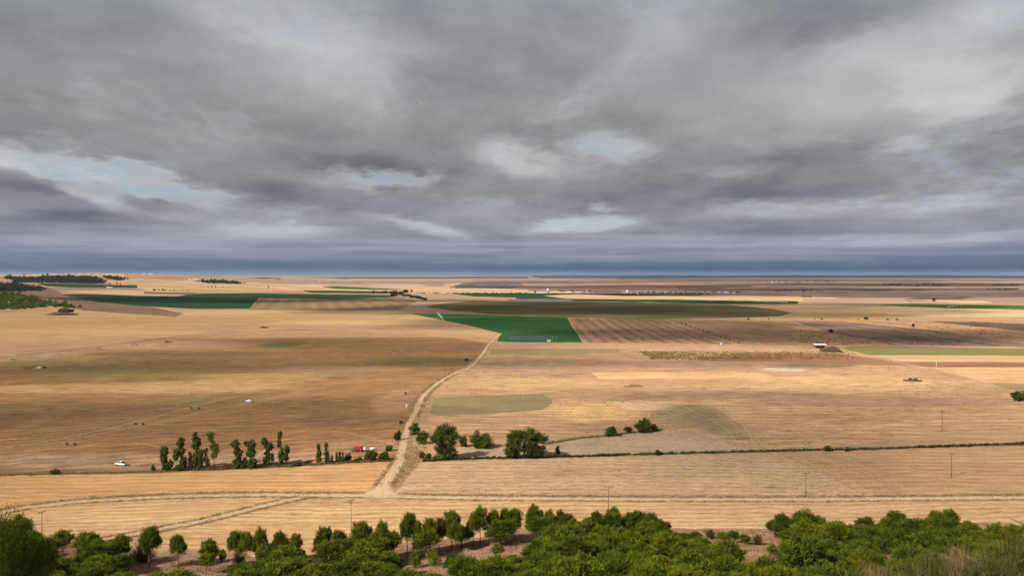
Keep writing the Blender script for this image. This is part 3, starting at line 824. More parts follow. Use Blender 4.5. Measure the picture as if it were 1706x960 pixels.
t2_px = [(545, 826.5), (512, 828), (460, 839), (400, 853.5), (340, 868.5), (280, 880), (200, 895.5), (150, 903), (100, 912), (40, 922), (-60, 940)]
t2_line = ribbon_pts(t2_px, 8)
ribbon('verge', 'verge', main_line[6:], main_w[6:] + 3.6, 0.5, 2)
ribbon('verge', 'verge', ew_line, 6.6, 0.35, 3)
ribbon('verge', 'verge', t2_line, 5.6, 0.35, 4)
field('verge', 'verge', [(676, 770), (684, 745), (698, 742), (712, 752), (725, 765), (702, 772), (684, 790), (666, 814), (656, 820), (666, 800)], step=10, jy=0.5)
ditch_l = ribbon_pts([(-80, 797), (0, 793), (90, 790.5), (260, 787), (430, 780), (560, 773), (655, 768)], 10)
ditch_r = ribbon_pts([(705, 769), (800, 765), (870, 764), (1000, 760.5), (1090, 757.5), (1290, 752.5), (1440, 749.5), (1560, 745.5), (1706, 740.5), (1790, 738)], 10)
ribbon('ditch', 'ditch', ditch_l, 3.4, 0.6, 5)
ribbon('ditch', 'ditch', ditch_r, 2.8, 0.6, 6)
hedge2 = ribbon_pts([(905, 741), (960, 732), (1010, 727), (1050, 722), (1105, 717)], 8)
ribbon('ditch', 'ditch', hedge2, 3.0, 0.6, 7)
SWEEP = [[(985 + k * 19, 666 + k * .3), (1050 + k * 15.5, 687), (1120 + k * 12, 712), (1180 + k * 8, 746)] for k in range(11)]
SWEEP += [[(728, 697 + k * 4), (830, 697 + k * 4), (905 + k * 6, 690 + k * 2.4), (934 + k * 9, 676), (915 + k * 14, 661 - k * 1.5), (870, 654 - k * 2)] for k in range(4)]
SWEEP += [[(940 + k * 6, 742 - k * 3.0), (1040, 733 - k * 2.4), (1140, 726 - k * 1.5), (1190 + k * 4, 738 - k)] for k in range(5)]
SWEEP += [[(1330 + k * 13, 757), (1375 + k * 13, 778), (1425 + k * 12, 801), (1470 + k * 11, 826)] for k in range(7)]
SWEEP += [[(60 + k * 40, 745 - k * 7), (200 + k * 38, 716 - k * 8), (360 + k * 36, 684 - k * 8), (480 + k * 32, 664 - k * 7)] for k in range(9)]
for k, ln in enumerate(SWEEP + [[(1300, 757), (1340, 775), (1400, 803), (1440, 826)], [(1312, 757), (1352, 774), (1410, 800), (1458, 826)], [(1440, 800), (1500, 790), (1560, 783), (1620, 781)],
                        [(1372, 757), (1430, 786), (1480, 810), (1500, 827)], [(1276, 688), (1460, 689), (1600, 691), (1790, 693)], [(480, 546), (600, 552), (700, 558), (812, 573)],
                        [(1115, 533), (1180, 552), (1236, 574)], [(948, 530), (960, 552), (972, 571)], [(1312, 533), (1390, 556), (1486, 577)],
                        [(420, 779), (300, 752), (180, 735), (40, 752)], [(660, 742), (560, 720), (470, 735), (430, 760)], [(1195, 690), (1240, 722), (1275, 750)],
                        [(1450, 593), (1545, 612), (1640, 640), (1700, 660)], [(-50, 758), (120, 728), (240, 700), (330, 676), (420, 655)]]):
    L = ribbon_pts(ln, 8)
    ribbon('track', ['track', 'track2'][k % 3 == 1], L, (0.0008 * float(np.mean(L[:, 1])) + 0.30) * (0.7 if k < len(SWEEP) else 1.4), 0.06, 20 + k)
ribbon('path', 'road', t2_line, 3.0, 0.15, 8)
ribbon('path', 'road', ew_line, 3.7, 0.15, 9)
ribbon('road', 'road', main_line, main_w, 0.15, 10)

def side(line, off):
    t = np.gradient(line, axis=0)
    t /= np.linalg.norm(t, axis=1)[:, None] + 1e-9
    return line + np.stack([-t[:, 1], t[:, 0]], 1) * np.broadcast_to(np.asarray(off, float), len(line))[:, None]


ruts = []
for o in (-.2, .22):
    ruts.append((side(main_line[8:90], main_w[8:90] * o), .75))
for o in (-.85, .85):
    ruts.append((side(ew_line, o), .55))
ruts.append((t2_line[6:], .7))
field('road', 'road', [(600, 823.5), (622, 817), (634, 808), (652, 806), (650, 815), (656, 823), (690, 827), (690, 830), (640, 830), (590, 828)], step=10, jy=0.2)

for k, (L, w) in enumerate(ruts):
    ribbon('rut', 'rut', L, w, .1, 60 + k)


def build_land():
    pts = []
    # ground points: fine in front of the camera, coarse elsewhere
    rr = [12.0]
    while rr[-1] < 46000:
        rr.append(rr[-1] * 1.055)
    rg = np.random.default_rng(3)
    for i, r in enumerate(rr):
        na = 110
        a = np.linspace(-0.74, 0.74, na) + (i % 2) * 0.5 * 1.48 / (na - 1)
        a = a + rg.normal(0, 0.001, na)
        pts.append(np.stack([np.sin(a) * r, np.cos(a) * r], 1))
        a = np.linspace(0.80, 2 * PI - 0.80, 30)
        if i % 3 == 0:
            pts.append(np.stack([np.sin(a) * r, np.cos(a) * r], 1))
    gx, gy = np.meshgrid(np.arange(-150, 151, 6.0), np.arange(14, 262, 6.0))
    pts.append(np.stack([gx.ravel() + (gy.ravel() // 6 % 2) * 3, gy.ravel()], 1))
    pts.append(np.array([[0, 0.0]]))
    grid = np.vstack(pts)
    verts = [Vector(p) for p in grid]
    edges = []
    for (_, _, W) in POLY:
        b = len(verts)
        n = len(W)
        verts += [Vector(p) for p in W]
        edges += [(b + i, b + (i + 1) % n) for i in range(n)]
    V, E, F, *_ = geometry.delaunay_2d_cdt(verts, edges, [], 0, 0.002, False)
    V = np.array([tuple(v) for v in V]); F = np.array([f for f in F if len(f) == 3])
    Cn = V[F].mean(axis=1)
    owner = np.full(len(F), -1)
    for k, (_, _, W) in enumerate(POLY):
        lo, hi = W.min(0), W.max(0)
        idx = np.nonzero((Cn[:, 0] >= lo[0]) & (Cn[:, 0] <= hi[0]) & (Cn[:, 1] >= lo[1]) & (Cn[:, 1] <= hi[1]))[0]
        if len(idx) == 0: continue
        p = Cn[idx]
        ins = np.zeros(len(idx), bool)
        x1, y1 = W[:, 0], W[:, 1]
        x2, y2 = np.roll(x1, -1), np.roll(y1, -1)
        for i in range(len(W)):
            c = (y1[i] > p[:, 1]) != (y2[i] > p[:, 1])
            if c.any():
                xi = (x2[i] - x1[i]) * (p[:, 1] - y1[i]) / (y2[i] - y1[i] + 1e-12) + x1[i]
                ins ^= c & (p[:, 0] < xi)
        owner[idx[ins]] = k
    # the hillside below the camera
    foot = np.interp(Cn[:, 0], [-400, -135, -95, -60, -25, 0, 60, 130, 400], [238, 226, 213, 211, 221, 233, 234, 238, 250])
    hill = (Cn[:, 1] < foot + 2 + 1.5 * np.sin(Cn[:, 0] / 7.0)) & (np.abs(Cn[:, 0]) < 1200) & (owner != -5)
    Z = H(V[:, 0], V[:, 1])
    V3 = np.column_stack([V, Z])
    a, b, c = V[F[:, 0]], V[F[:, 1]], V[F[:, 2]]
    area = (b[:, 0] - a[:, 0]) * (c[:, 1] - a[:, 1]) - (b[:, 1] - a[:, 1]) * (c[:, 0] - a[:, 0])
    F[area < 0] = F[area < 0][:, ::-1]
    keyname = {}
    for k, (nm, key, _) in enumerate(POLY):
        keyname.setdefault((nm, key), []).append(k)
    labels = {'field': 'cropped or bare farm field on the plain', 'road': 'pale dirt road running away across the plain', 'path': 'pale dirt track along the foot of the hill',
              'verge': 'dry weedy verge beside the dirt road', 'ditch': 'weedy ditch between two fields', 'track': 'wheel track across a field', 'rut': 'worn wheel rut in the dirt track', 'hills': 'dark wooded hills on the horizon',
              'ground': 'dry ground of the wide plain', 'hillside': 'dry grassy hillside under the pines'}

    def emit(nm, key, mask):
        f = F[mask]
        if len(f) == 0: return
        used, inv = np.unique(f, return_inverse=True)
        o = np_mesh(nm, V3[used], inv.reshape(f.shape), FM[key], smooth=True)
        tag(o, labels[nm], nm, kind='structure')
    rr2 = np.hypot(Cn[:, 0], Cn[:, 1])
    far = (rr2 > 2600)
    emit('ground', 'ground', (owner == -1) & ~hill & ~far)
    emit('ground', 'mauve', (owner == -1) & far & (Cn[:, 0] > -0.05 * Cn[:, 1]))  # far right ground gets the colour with cloud shade painted in
    emit('ground', 'fartan', (owner == -1) & far & (Cn[:, 0] <= -0.05 * Cn[:, 1]))
    emit('hillside', 'hillside', hill)
    for (nm, key), ks in keyname.items():
        emit(nm, key, np.isin(owner, ks) & ~hill)


build_land()

# ------------------------------------------------------------------ cloud bodies added out of view to shade the plain (high, lumpy)
CLOUD_Z = 5200.0


def cloud_mat(alpha):
    m, g = new_mat('shade_cloud')
    geo = g.n('ShaderNodeNewGeometry')
    lw = g.n('ShaderNodeLayerWeight'); lw.inputs[0].default_value = 0.5
    dens = g.smooth(lw.outputs['Facing'], 0.25, 0.95, 1.0, 0.0)
    n = g.noise(geo.outputs['Position'], 0.006, 6, 0.6)
    al = g.m('MULTIPLY', g.m('MULTIPLY', dens, g.smooth(n, 0.3, 0.62, 0.35, 1.0)), alpha)
    tr = g.n('ShaderNodeBsdfTransparent')
    di = g.n('ShaderNodeBsdfDiffuse'); di.inputs[0].default_value = (0.9, 0.9, 0.92, 1)
    tl = g.n('ShaderNodeBsdfTranslucent'); tl.inputs[0].default_value = (0.9, 0.9, 0.92, 1)
    m1 = g.n('ShaderNodeMixShader'); m1.inputs[0].default_value = 0.5
    g.t.links.new(di.outputs[0], m1.inputs[1]); g.t.links.new(tl.outputs[0], m1.inputs[2])
    m2 = g.n('ShaderNodeMixShader'); g.put(m2.inputs[0], al)
    g.t.links.new(tr.outputs[0], m2.inputs[1]); g.t.links.new(m1.outputs[0], m2.inputs[2])
    finish(g, m2.outputs[0])
    return m


def build_shade_clouds(spec):
    bm = bmesh.new()
    for k, (px, py, rx, ry, rot) in enumerate(spec):
        nf = len(bm.faces)
        P = at1(px, py)
        up = -SUN_D
        C = P + up * ((CLOUD_Z - P.z) / up.z)
        r = bmesh.ops.create_icosphere(bm, subdivisions=5, radius=1.0)
        rz = 0.22 * min(rx, ry) + 20
        R = Matrix.Rotation(rot, 3, 'Z')
        for v in r['verts']:
            n = v.co.copy()
            q = Vector((n.x * rx, n.y * ry, n.z * rz))
            s = 1 + 0.30 * mnoise.fractal(q / (0.55 * min(rx, ry)) + Vector((k * 7.3, 1, 2)), 1.0, 2.0, 4)
            v.co = C + R @ (q * s)
        bm.faces.ensure_lookup_table()
        if P.y > 1050 or (P.y > 700 and P.x > 150):
            for f in bm.faces[nf:]: f.material_index = 1
    me = bpy.data.meshes.new('shade_clouds')
    for f in bm.faces: f.smooth = True
    bm.to_mesh(me); bm.free()
    me.materials.append(cloud_mat(0.24)); me.materials.append(cloud_mat(0.55))
    o = bpy.data.objects.new('shade_clouds', me)
    link(o)
    tag(o, 'unseen cloud layer added overhead to shade the plain', 'shade_clouds', kind='stuff')


build_shade_clouds([
    (420, 610, 240, 50, 0.25), (620, 575, 180, 90, -0.2), (150, 690, 140, 34, 0.1), (560, 700, 80, 36, 0.3), (1000, 540, 320, 170, -0.1),
    (1250, 560, 260, 120, -0.2), (1500, 560, 330, 120, 0.0), (1000, 602, 200, 35, 0.0), (1330, 662, 170, 28, -0.05), (1480, 760, 150, 130, 0.1), (1180, 735, 100, 70, 0.0),
    (1130, 512, 700, 420, 0.0), (850, 515, 420, 280, 0.0), (330, 500, 500, 330, 0.1), (120, 500, 380, 160, 0.3), (600, 500, 420, 160, 0.0),
    (1450, 490, 1100, 500, 0.0), (1150, 480, 1300, 700, 0.0), (1600, 475, 1600, 1000, 0.0), (1300, 468, 2600, 1800, 0.0), (950, 470, 1600, 900, 0.0), (1500, 467, 2500, 1800, 0), (1150, 466, 2500, 1800, 0), (1650, 482, 800, 500, 0), (1330, 484, 700, 400, 0), (1000, 478, 900, 500, 0), (1400, 473, 1500, 900, 0)])

# ------------------------------------------------------------------ foliage
def quads_from(c, d, n, ln, wd):
    """c centres, d long directions, n normals (N,3); ln, wd (N,)"""
    s = np.cross(d, n)
    s /= np.linalg.norm(s, axis=1)[:, None] + 1e-9
    a = d * (ln / 2)[:, None]; b = s * (wd / 2)[:, None]
    V = np.stack([c - a - b * 0.7, c - a + b * 0.7, c + a + b * 0.45, c + a - b * 0.45], 1).reshape(-1, 3)
    F = np.arange(len(V)).reshape(-1, 4)
    return V, F


def unit(a):
    return a / (np.linalg.norm(a, axis=1)[:, None] + 1e-9)


def crown_np(lobes, n, leaf, seed, style='broad', clump=0.34, nclump=26, gap=0.0, fillin=0.24):
    """lobes: (x, y, z, rx, ry, rz)"""
    r = np.random.default_rng(seed)
    L = np.array(lobes, float)
    w = (L[:, 3] * L[:, 4] * L[:, 5]) ** 0.667
    w = w / w.sum()
    Cs, Ds, Ts = [], [], []
    for li, l in enumerate(L):
        nl = max(30, int(n * w[li]))
        k = max(5, int(nclump * (0.5 + w[li] * len(L) * 0.5)))
        u = unit(r.normal(size=(k, 3)))
        if style == 'pine':
            u[:, 2] = np.where(u[:, 2] < -0.35, -u[:, 2] * 0.5, u[:, 2])
        rad = r.uniform(0.52, 0.98, k)
        cc = l[:3] + u * rad[:, None] * l[3:6]
        cr = clump * r.uniform(0.7, 1.25, k)
        ct = r.uniform(0, 1, k)
        keep = r.uniform(0, 1, k) > gap
        if keep.sum() < 3: keep[:] = True
        ids = r.choice(np.nonzero(keep)[0], nl)
        off = unit(r.normal(size=(nl, 3))) * (r.uniform(0, 1, nl) ** 0.45)[:, None]
        p = cc[ids] + off * cr[ids][:, None] * l[3:6] * np.array([1, 1, 0.85])
        # some leaves fill the inside
        ins = r.uniform(0, 1, nl) < fillin
        pin = l[:3] + unit(r.normal(size=(nl, 3))) * (r.uniform(0, 0.75, nl) ** 0.6)[:, None] * l[3:6]
        p = np.where(ins[:, None], pin, p)
        out = unit((p - l[:3]) / l[3:6])
        Cs.append(p); Ds.append(out + off * 0.6); Ts.append(ct[ids])
    c = np.vstack(Cs); o = unit(np.vstack(Ds)); t = np.concatenate(Ts)
    N = len(c)
    if style == 'pine':
        d = unit(o * 0.7 + r.normal(size=(N, 3)) * 0.42 + np.array([0, 0, 0.55]))
        nn = unit(r.normal(size=(N, 3)) + o * 0.5)
        ln = leaf * r.uniform(0.8, 1.7, N); wd = leaf * r.uniform(0.22, 0.42, N)
    else:
        d = unit(r.normal(size=(N, 3)) + np.array([0, 0, 0.25]))
        nn = unit(o * 0.9 + r.normal(size=(N, 3)) * 0.7 + np.array([0, 0, 0.25]))
        ln = leaf * r.uniform(0.7, 1.5, N); wd = leaf * r.uniform(0.5, 1.0, N)
    V, F = quads_from(c, d, nn, ln, wd)
    t = np.clip(t + r.normal(0, 0.12, N), 0, 1)
    return V, F, t


def trunk_mb(h, r0, lobes, seed, bend=0.05):
    rd = random.Random(seed)
    mb = MB()
    pts = [(0, 0, -0.25)]
    x = y = 0.0
    for i in range(1, 7):
        t = i / 6
        x += rd.gauss(0, bend * h / 6); y += rd.gauss(0, bend * h / 6)
        pts.append((x, y, h * t))
    mb.tube(pts, [r0 * (1.25 - 1.0 * i / 6) for i in range(7)], 7)
    for l in lobes:
        for k in range(2):
            zb = min(h * 0.95, max(h * 0.25, l[2] - l[5] * rd.uniform(0.4, 0.9)))
            i = max(0, min(5, int(zb / h * 6)))
            b = pts[i + 1]
            e = (l[0] + rd.uniform(-.6, .6) * l[3], l[1] + rd.uniform(-.6, .6) * l[4], l[2] + rd.uniform(-.1, .6) * l[5])
            mid = ((b[0] * 0.5 + e[0] * 0.5), (b[1] * .5 + e[1] * .5), (b[2] * 0.45 + e[2] * 0.55))
            mb.tube([b, mid, e], [r0 * 0.5, r0 * 0.3, r0 * 0.1], 5)
    return mb


def make_tree(name, loc, lobes, h_trunk, r_trunk, n, leaf, mat, seed, label, cat='tree', group=None, style='broad', clump=0.34, nclump=26, gap=0.0, bark='bark', bend=0.05):
    root = empty(name, loc, 0.0, label, cat, group)
    V, F, t = crown_np(lobes, n, leaf, seed, style, clump, nclump, gap)
    np_mesh('crown', V, F, M[mat], root, t)
    trunk_mb(h_trunk, r_trunk, lobes, seed, bend).build('trunk', M[bark], root, smooth=True)
    return root


def rect_tree(name, bpx, bpy, rects, label, mat='leaf', dens=1.0, leaf=0.30, seed=1, cat='tree', group=None, style='broad', gap=0.0, depth=0.9, trunk=0.85, rt=None, clump=0.36, nclump=26):
    """tree whose lobes cover rectangles (x0, x1, y0, y1) of the photograph, standing at ground pixel bpx, bpy"""
    P = at1(bpx, bpy)
    s = P.y / FPX
    lobes = []
    rd = random.Random(seed)
    for (x0, x1, y0, y1) in rects:
        cx = ((x0 + x1) / 2 - bpx) * s
        z0 = z_at(bpx, y1, P.y) - P.z; z1 = z_at(bpx, y0, P.y) - P.z
        rx = (x1 - x0) / 2 * s; rz = max(0.3, (z1 - z0) / 2)
        lobes.append((cx, rd.uniform(-.2, .2) * rx, max((z0 + z1) / 2, rz * 0.9), rx, rx * depth, rz))
    top = max(l[2] + l[5] for l in lobes)
    area = sum(l[3] * l[5] for l in lobes)
    n = int(min(12000, max(500, 620 * dens * area / (leaf / 0.3) ** 2)))
    return make_tree(name, P, lobes, top * trunk, rt or (0.02 * top + 0.04), n, leaf, mat, seed, label, cat, group, style, clump, nclump, gap)


ZP = lambda X, Y: (250 + X / 6.824, 700 + Y / 6.824)


def zr(*r):
    return [(250 + a / 6.824, 250 + b / 6.824, 700 + c / 6.824, 700 + d / 6.824) for (a, b, c, d) in r]


PG = 'poplars along the ditch'
rect_tree('poplar_tree', 279, 785.5, zr((110, 216, 298, 420), (112, 200, 390, 500), (120, 240, 470, 585), (205, 268, 450, 560)), 'leftmost poplar of the row, short and stout with a bushy right foot', 'poplar', seed=11, group=PG, leaf=.33, dens=1.6, clump=.27, nclump=44)
rect_tree('poplar_tree', 304, 785, zr((300, 400, 205, 320), (255, 398, 310, 420), (250, 330, 390, 470), (330, 425, 400, 580), (280, 400, 500, 585)), 'broad green poplar with a knob-like top and ragged left side', 'poplar', seed=12, group=PG, leaf=.33, dens=1.6, clump=.27, nclump=44)
rect_tree('poplar_tree', 317, 784.5, zr((432, 478, 352, 470), (425, 490, 440, 580)), 'dark slim young poplar squeezed between two broad poplars', 'sparseleaf', seed=13, group=PG, leaf=.25)
rect_tree('poplar_tree', 329, 784, zr((485, 545, 140, 240), (470, 580, 190, 340), (490, 560, 320, 560), (540, 608, 330, 570)), 'tallest poplar of the left clump with a pointed green top', 'poplar', seed=14, group=PG, leaf=.33, dens=1.6, clump=.27, nclump=44)
rect_tree('poplar_tree', 346, 783, zr((605, 660, 310, 420), (610, 692, 400, 540)), 'thin half-bare poplar with dull sparse leaves beside the yellowing one', 'sparseleaf', seed=15, dens=.5, group=PG, leaf=.28, gap=.3)
rect_tree('poplar_tree', 357, 782.5, zr((630, 735, 135, 185), (650, 725, 170, 260), (672, 770, 240, 380), (700, 800, 270, 400), (690, 770, 360, 450)), 'yellowing poplar with a bare lower trunk', 'yellowleaf', seed=16, dens=.8, group=PG, leaf=.34, trunk=.9, rt=.16)
rect_tree('poplar_tree', 397, 781.5, zr((912, 1028, 228, 320), (940, 1030, 300, 420), (960, 1060, 330, 450), (935, 1055, 430, 560)), 'poplar with a flat top leaning left, first of the middle group', 'poplar', seed=17, group=PG, leaf=.33, dens=1.6, clump=.27, nclump=44)
rect_tree('poplar_tree', 418, 781, zr((1060, 1140, 235, 300), (1085, 1213, 232, 340), (1095, 1205, 320, 440), (1100, 1222, 420, 558), (1052, 1110, 420, 540)), 'wide square-topped poplar beside the flat-topped one', 'poplar', seed=18, group=PG, leaf=.33, dens=1.6, clump=.27, nclump=44)
rect_tree('poplar_tree', 446, 778, zr((1265, 1342, 200, 290), (1300, 1410, 262, 350), (1300, 1375, 340, 430), (1285, 1370, 400, 530), (1370, 1412, 370, 480)), 'forked poplar with a crooked top just left of the slender spire', 'poplar', seed=19, group=PG, leaf=.33, dens=1.6, clump=.27, nclump=44)
rect_tree('poplar_tree', 467, 777, zr((1448, 1504, 125, 230), (1442, 1500, 220, 320), (1458, 1525, 300, 525), (1520, 1590, 292, 400), (1510, 1580, 380, 480)), 'slender spire-shaped poplar with a lower side limb on its right', 'poplar', seed=20, group=PG, leaf=.33, dens=1.6, clump=.27, nclump=44)
rect_tree('poplar_tree', 531, 774, [(527, 534, 738, 752), (526, 536, 748, 774)], 'small narrow poplar standing alone left of the red machine', 'poplar', seed=21, group=PG, leaf=.22)
rect_tree('poplar_tree', 544, 772, [(540, 547, 737, 752), (540, 550, 748, 771)], 'thin wispy poplar just right of the small narrow one', 'sparseleaf', seed=22, dens=.5, group=PG, leaf=.22)
for k, (px, top, lab) in enumerate([(553, 759, 'shortest brownish sapling at the end of the poplar row'), (561, 753, 'first of three dark green saplings by the hedge'),
                                    (566, 752, 'middle one of three dark green saplings by the hedge'), (571, 753, 'last of three dark green saplings by the hedge')]):
    rect_tree('poplar_sapling', px, 772, [(px - 2.2, px + 2.2, top, top + 9), (px - 2.8, px + 2.8, top + 6, 771)], lab, 'sparseleaf' if k == 0 else 'leaf', seed=30 + k, cat='sapling', group='poplar saplings by the hedge', leaf=.2)
rect_tree('conical_shrub', 255, 785, [(253, 257, 774, 780), (251, 259, 778, 785)], 'tiny cone-shaped shrub left of the poplar row', 'poplar', seed=36, cat='shrub', leaf=.2)

z6 = lambda a, b, c, d: (430 + a / 3.967, 430 + b / 3.967, 640 + c / 3.967, 640 + d / 3.967)
z7 = lambda a, b, c, d: (860 + a / 3.967, 860 + b / 3.967, 640 + c / 3.967, 640 + d / 3.967)
rect_tree('broadleaf_tree', 741, 766, [z6(1180, 1300, 265, 350), z6(1142, 1250, 295, 400), z6(1220, 1334, 300, 410), z6(1175, 1310, 390, 480), z6(1180, 1310, 430, 503)], 'big round broadleaf tree right of the dirt road', 'leaf', seed=41, leaf=.52, clump=.42, nclump=34, dens=2.4)
rect_tree('broadleaf_tree', 874, 764.5, [z7(-60, 70, 300, 400), z7(30, 160, 292, 390), z7(-82, 40, 360, 470), z7(100, 212, 320, 400), z7(30, 150, 380, 488), z7(-82, 20, 420, 492), z7(130, 205, 400, 485)], 'widest broadleaf tree, a broad dome with a lighter gap low on its left', 'leaf', seed=42, leaf=.52, clump=.42, nclump=34, dens=2.4)
rect_tree('broadleaf_tree', 690, 725, [z6(1000, 1072, 262, 340)], 'small round tree touching the right edge of the road', 'leaf', seed=43)
rect_tree('broadleaf_tree', 704, 740.5, [z6(1042, 1128, 312, 402)], 'round tree between the roadside tree and the big broadleaf tree', 'leaf', seed=44)
rect_tree('bush', 769, 745, [z6(1325, 1388, 330, 420)], 'pale thin bush behind the big broadleaf tree', 'sparseleaf', seed=45, cat='bush', dens=.6)
rect_tree('bush', 800, 747, [z6(1390, 1500, 310, 425), z6(1450, 1578, 330, 425), z6(1400, 1560, 360, 425)], 'wide low bush between the two big broadleaf trees', 'leaf', seed=46, cat='bush')
rect_tree('bush', 929, 758, [z7(258, 292, 410, 468)], 'small upright bush right of the widest tree', 'leaf', seed=47, cat='bush')
rect_tree('bush', 1017, 728, [z7(584, 666, 290, 346), z7(610, 655, 278, 320)], 'spreading bush, leftmost of the four on the field edge', 'leaf', seed=48, cat='bush')
rect_tree('bush', 1046, 722, [z7(712, 766, 280, 326)], 'small round bush, second of the four on the field edge', 'leaf', seed=49, cat='bush')
rect_tree('bush', 1071, 722, [z7(782, 860, 240, 325), z7(810, 892, 230, 320)], 'largest bush of the four on the field edge', 'leaf', seed=50, cat='bush')
rect_tree('bush', 1090, 718.5, [z7(885, 940, 264, 314)], 'small bush leaning on the right of the largest field-edge bush', 'leaf', seed=51, cat='bush')
rect_tree('bush', 1095, 760, [z7(912, 956, 440, 478)], 'lone domed shrub on the long right-hand ditch', 'leaf', seed=52, cat='shrub')
BS = [(1378, 753, 12, 10, 'leaf', 'rounded shrub on the ditch, biggest one right of the field corner'), (1410, 753, 7, 7, 'leaf', 'small dark shrub next along the ditch from the rounded one'),
      (1552, 747.5, 8, 6, 'leaf', 'low shrub where the ditch hedge turns green'), (1697, 668.5, 26, 18, 'leaf', 'dense green bush cut by the right edge of the picture'),
      (618, 768, 24, 18, 'leaf', 'broad green bush below the red machine'), (640, 768, 20, 15, 'leaf', 'green bush beside the road at the ditch end'),
      (648, 752, 14, 10, 'leaf', 'small dark bush by the road above the ditch'), (662, 734, 12, 16, 'sparseleaf', 'weedy shrub on the left bank of the road'),
      (703, 765, 10, 12, 'poplar', 'light green shrub right of the road'), (714, 765, 10, 10, 'leaf', 'dark shrub beside the light green one'),
      (725, 768, 9, 7, 'brownleaf', 'brown shrub at the foot of the big broadleaf tree'), (593, 771, 11, 7, 'leaf', 'dark low shrub at the field edge below the red machine'),
      (580, 769, 12, 14, 'sparseleaf', 'dull brownish-green shrub beside the saplings'), (91, 791, 18, 9, 'leaf', 'low rounded shrub alone on the left ditch'),
      (1516, 634, 6, 3.5, 'darkleaf', 'small dark shrub on a dirt patch in the right field, left one'), (1525, 634.5, 7, 4, 'darkleaf', 'small dark shrub on a dirt patch in the right field, right one'),
      (777, 601.5, 7, 4, 'leaf', 'green shrub beside the far stretch of dirt road'), (668, 707, 6, 6, 'sparseleaf', 'thin weed bush beside the road below the transformer pole'),
      (600, 768, 8, 6, 'sparseleaf', 'straggly shrub left of the broad green bush'), (512, 774, 12, 6, 'sparseleaf', 'low dull shrub between poplars and the small narrow one'),
      (377, 782, 14, 5, 'brownleaf', 'low brown scrub between the two poplar groups'), (495, 777, 16, 6, 'sparseleaf', 'low shrub at the right foot of the spire poplar'),
      (105, 522, 16, 9, 'leaf', 'round green bush on the rocky knoll left'), (116, 521, 14, 6, 'darkleaf', 'dark low bush right of the round one on the rocky knoll'), (92, 524, 10, 4, 'brownleaf', 'brown scrub at the left end of the rocky knoll')]
for k, (px, py, w, h, mt, lab) in enumerate(BS):
    rect_tree('shrub', px, py, [(px - w / 2, px + w * .2, py - h * .85, py), (px - w * .2, px + w / 2, py - h, py)], lab, mt, seed=60 + k, cat='shrub', leaf=.26 if py > 690 else .5, dens=1.1)


# far trees: (px, base py, width px, height px)
FAR_PROTO = {}


def far_tree(px, py, w, h, label, group=None, mat='darkleaf', name='far_tree', seed=0):
    P = at1(px, py)
    s = P.y / FPX
    W, Hh = w * s, h * s
    k = (mat, seed % 9)
    if k not in FAR_PROTO:
        rd = random.Random(seed)
        lobes = [(rd.uniform(-.15, .15), 0, 2.75, .42, .42, 2.1), (rd.uniform(-.3, .3), rd.uniform(-.2, .2), 3.6, .3, .3, 1.4),
                 (rd.uniform(-.3, .3), rd.uniform(-.2, .2), 2.3, .33, .33, 1.5)]
        lobes = [(a * 5, b * 5, c, d * 5, e * 5, f) for (a, b, c, d, e, f) in lobes]
        o = FAR_PROTO[k] = make_tree(name, P, lobes, 4.0, 0.2, 420, 0.62, mat, seed, label, 'tree', group, nclump=14, clump=.45)
    else:
        o = copy_tree(FAR_PROTO[k])
        o.name = name
        o.location = P
        o.rotation_euler = (0, 0, seed * 1.7)
        if 'group' in o.keys() and not group: del o['group']
    o.scale = (W / 5, W / 5, Hh / 5)
    return tag(o, label, 'tree', group)


FT = [(1444, 533.6, 9, 5.8, 'dark round tree on the field line, largest on the right side of the plain'), (1522, 546.2, 5.5, 7.5, 'lone tree with a thin trunk on the brown field at the right'),
      (1369, 533, 5, 2.8, 'flat dark shrub-tree pair, left of the largest field-line tree'), (1357, 533, 3, 2, 'tiny tree at the left end of the field line'), (1430, 533, 3, 2, 'tiny tree just left of the largest field-line tree'),
      (1479, 534, 5, 3, 'small tree right of the largest field-line tree'), (1495, 534.2, 5, 3, 'small tree at the right end of the field line'), (1556, 503, 6.5, 6.5, 'lone dark tree on the pale strip at the far right'),
      (1383, 555.5, 10, 7, 'dark scrubby tree on the edge of the ploughed field'), (1246, 533, 5, 3, 'small tree at the rim of the olive circle'), (1281, 532.5, 4, 2.6, 'second small tree at the rim of the olive circle'),
      (675, 490.5, 13, 8.5, 'big dark tree above the wood in the middle distance'), (686, 487.8, 4, 5, 'small upright tree right of the big dark tree of the wood'),
      (447, 481.3, 2.4, 5, 'slim dark poplar alone on the pale field'), (458, 481.3, 1.6, 2.6, 'tiny tree right of the slim dark poplar'),
      (183, 474.8, 2.2, 4.5, 'first of three upright trees above the small green field'), (195, 475.2, 2.2, 4.5, 'middle of three upright trees above the small green field'), (201, 475.4, 2, 3.6, 'last and shortest of three upright trees above the small green field'),
      (347, 480, 2, 3.8, 'first of three small trees in a line on the pale slope'), (353, 480, 2.2, 4.4, 'tallest of three small trees in a line on the pale slope'), (359, 480, 2, 3.8, 'last of three small trees in a line on the pale slope'),
      (371, 479.5, 2, 2, 'tiny bush right of the three trees on the pale slope'), (892, 488, 5, 3.5, 'dark tree at the left end of the long white barn'), (933, 485.6, 4, 3, 'dark tree right of the barn and its silo'),
      (977, 485, 3, 3.2, 'dark tree at the village tower')]
for k, (px, py, w, h, lab) in enumerate(FT):
    far_tree(px, py, w, h, lab, seed=200 + k)
rf = random.Random(5)
rows = []
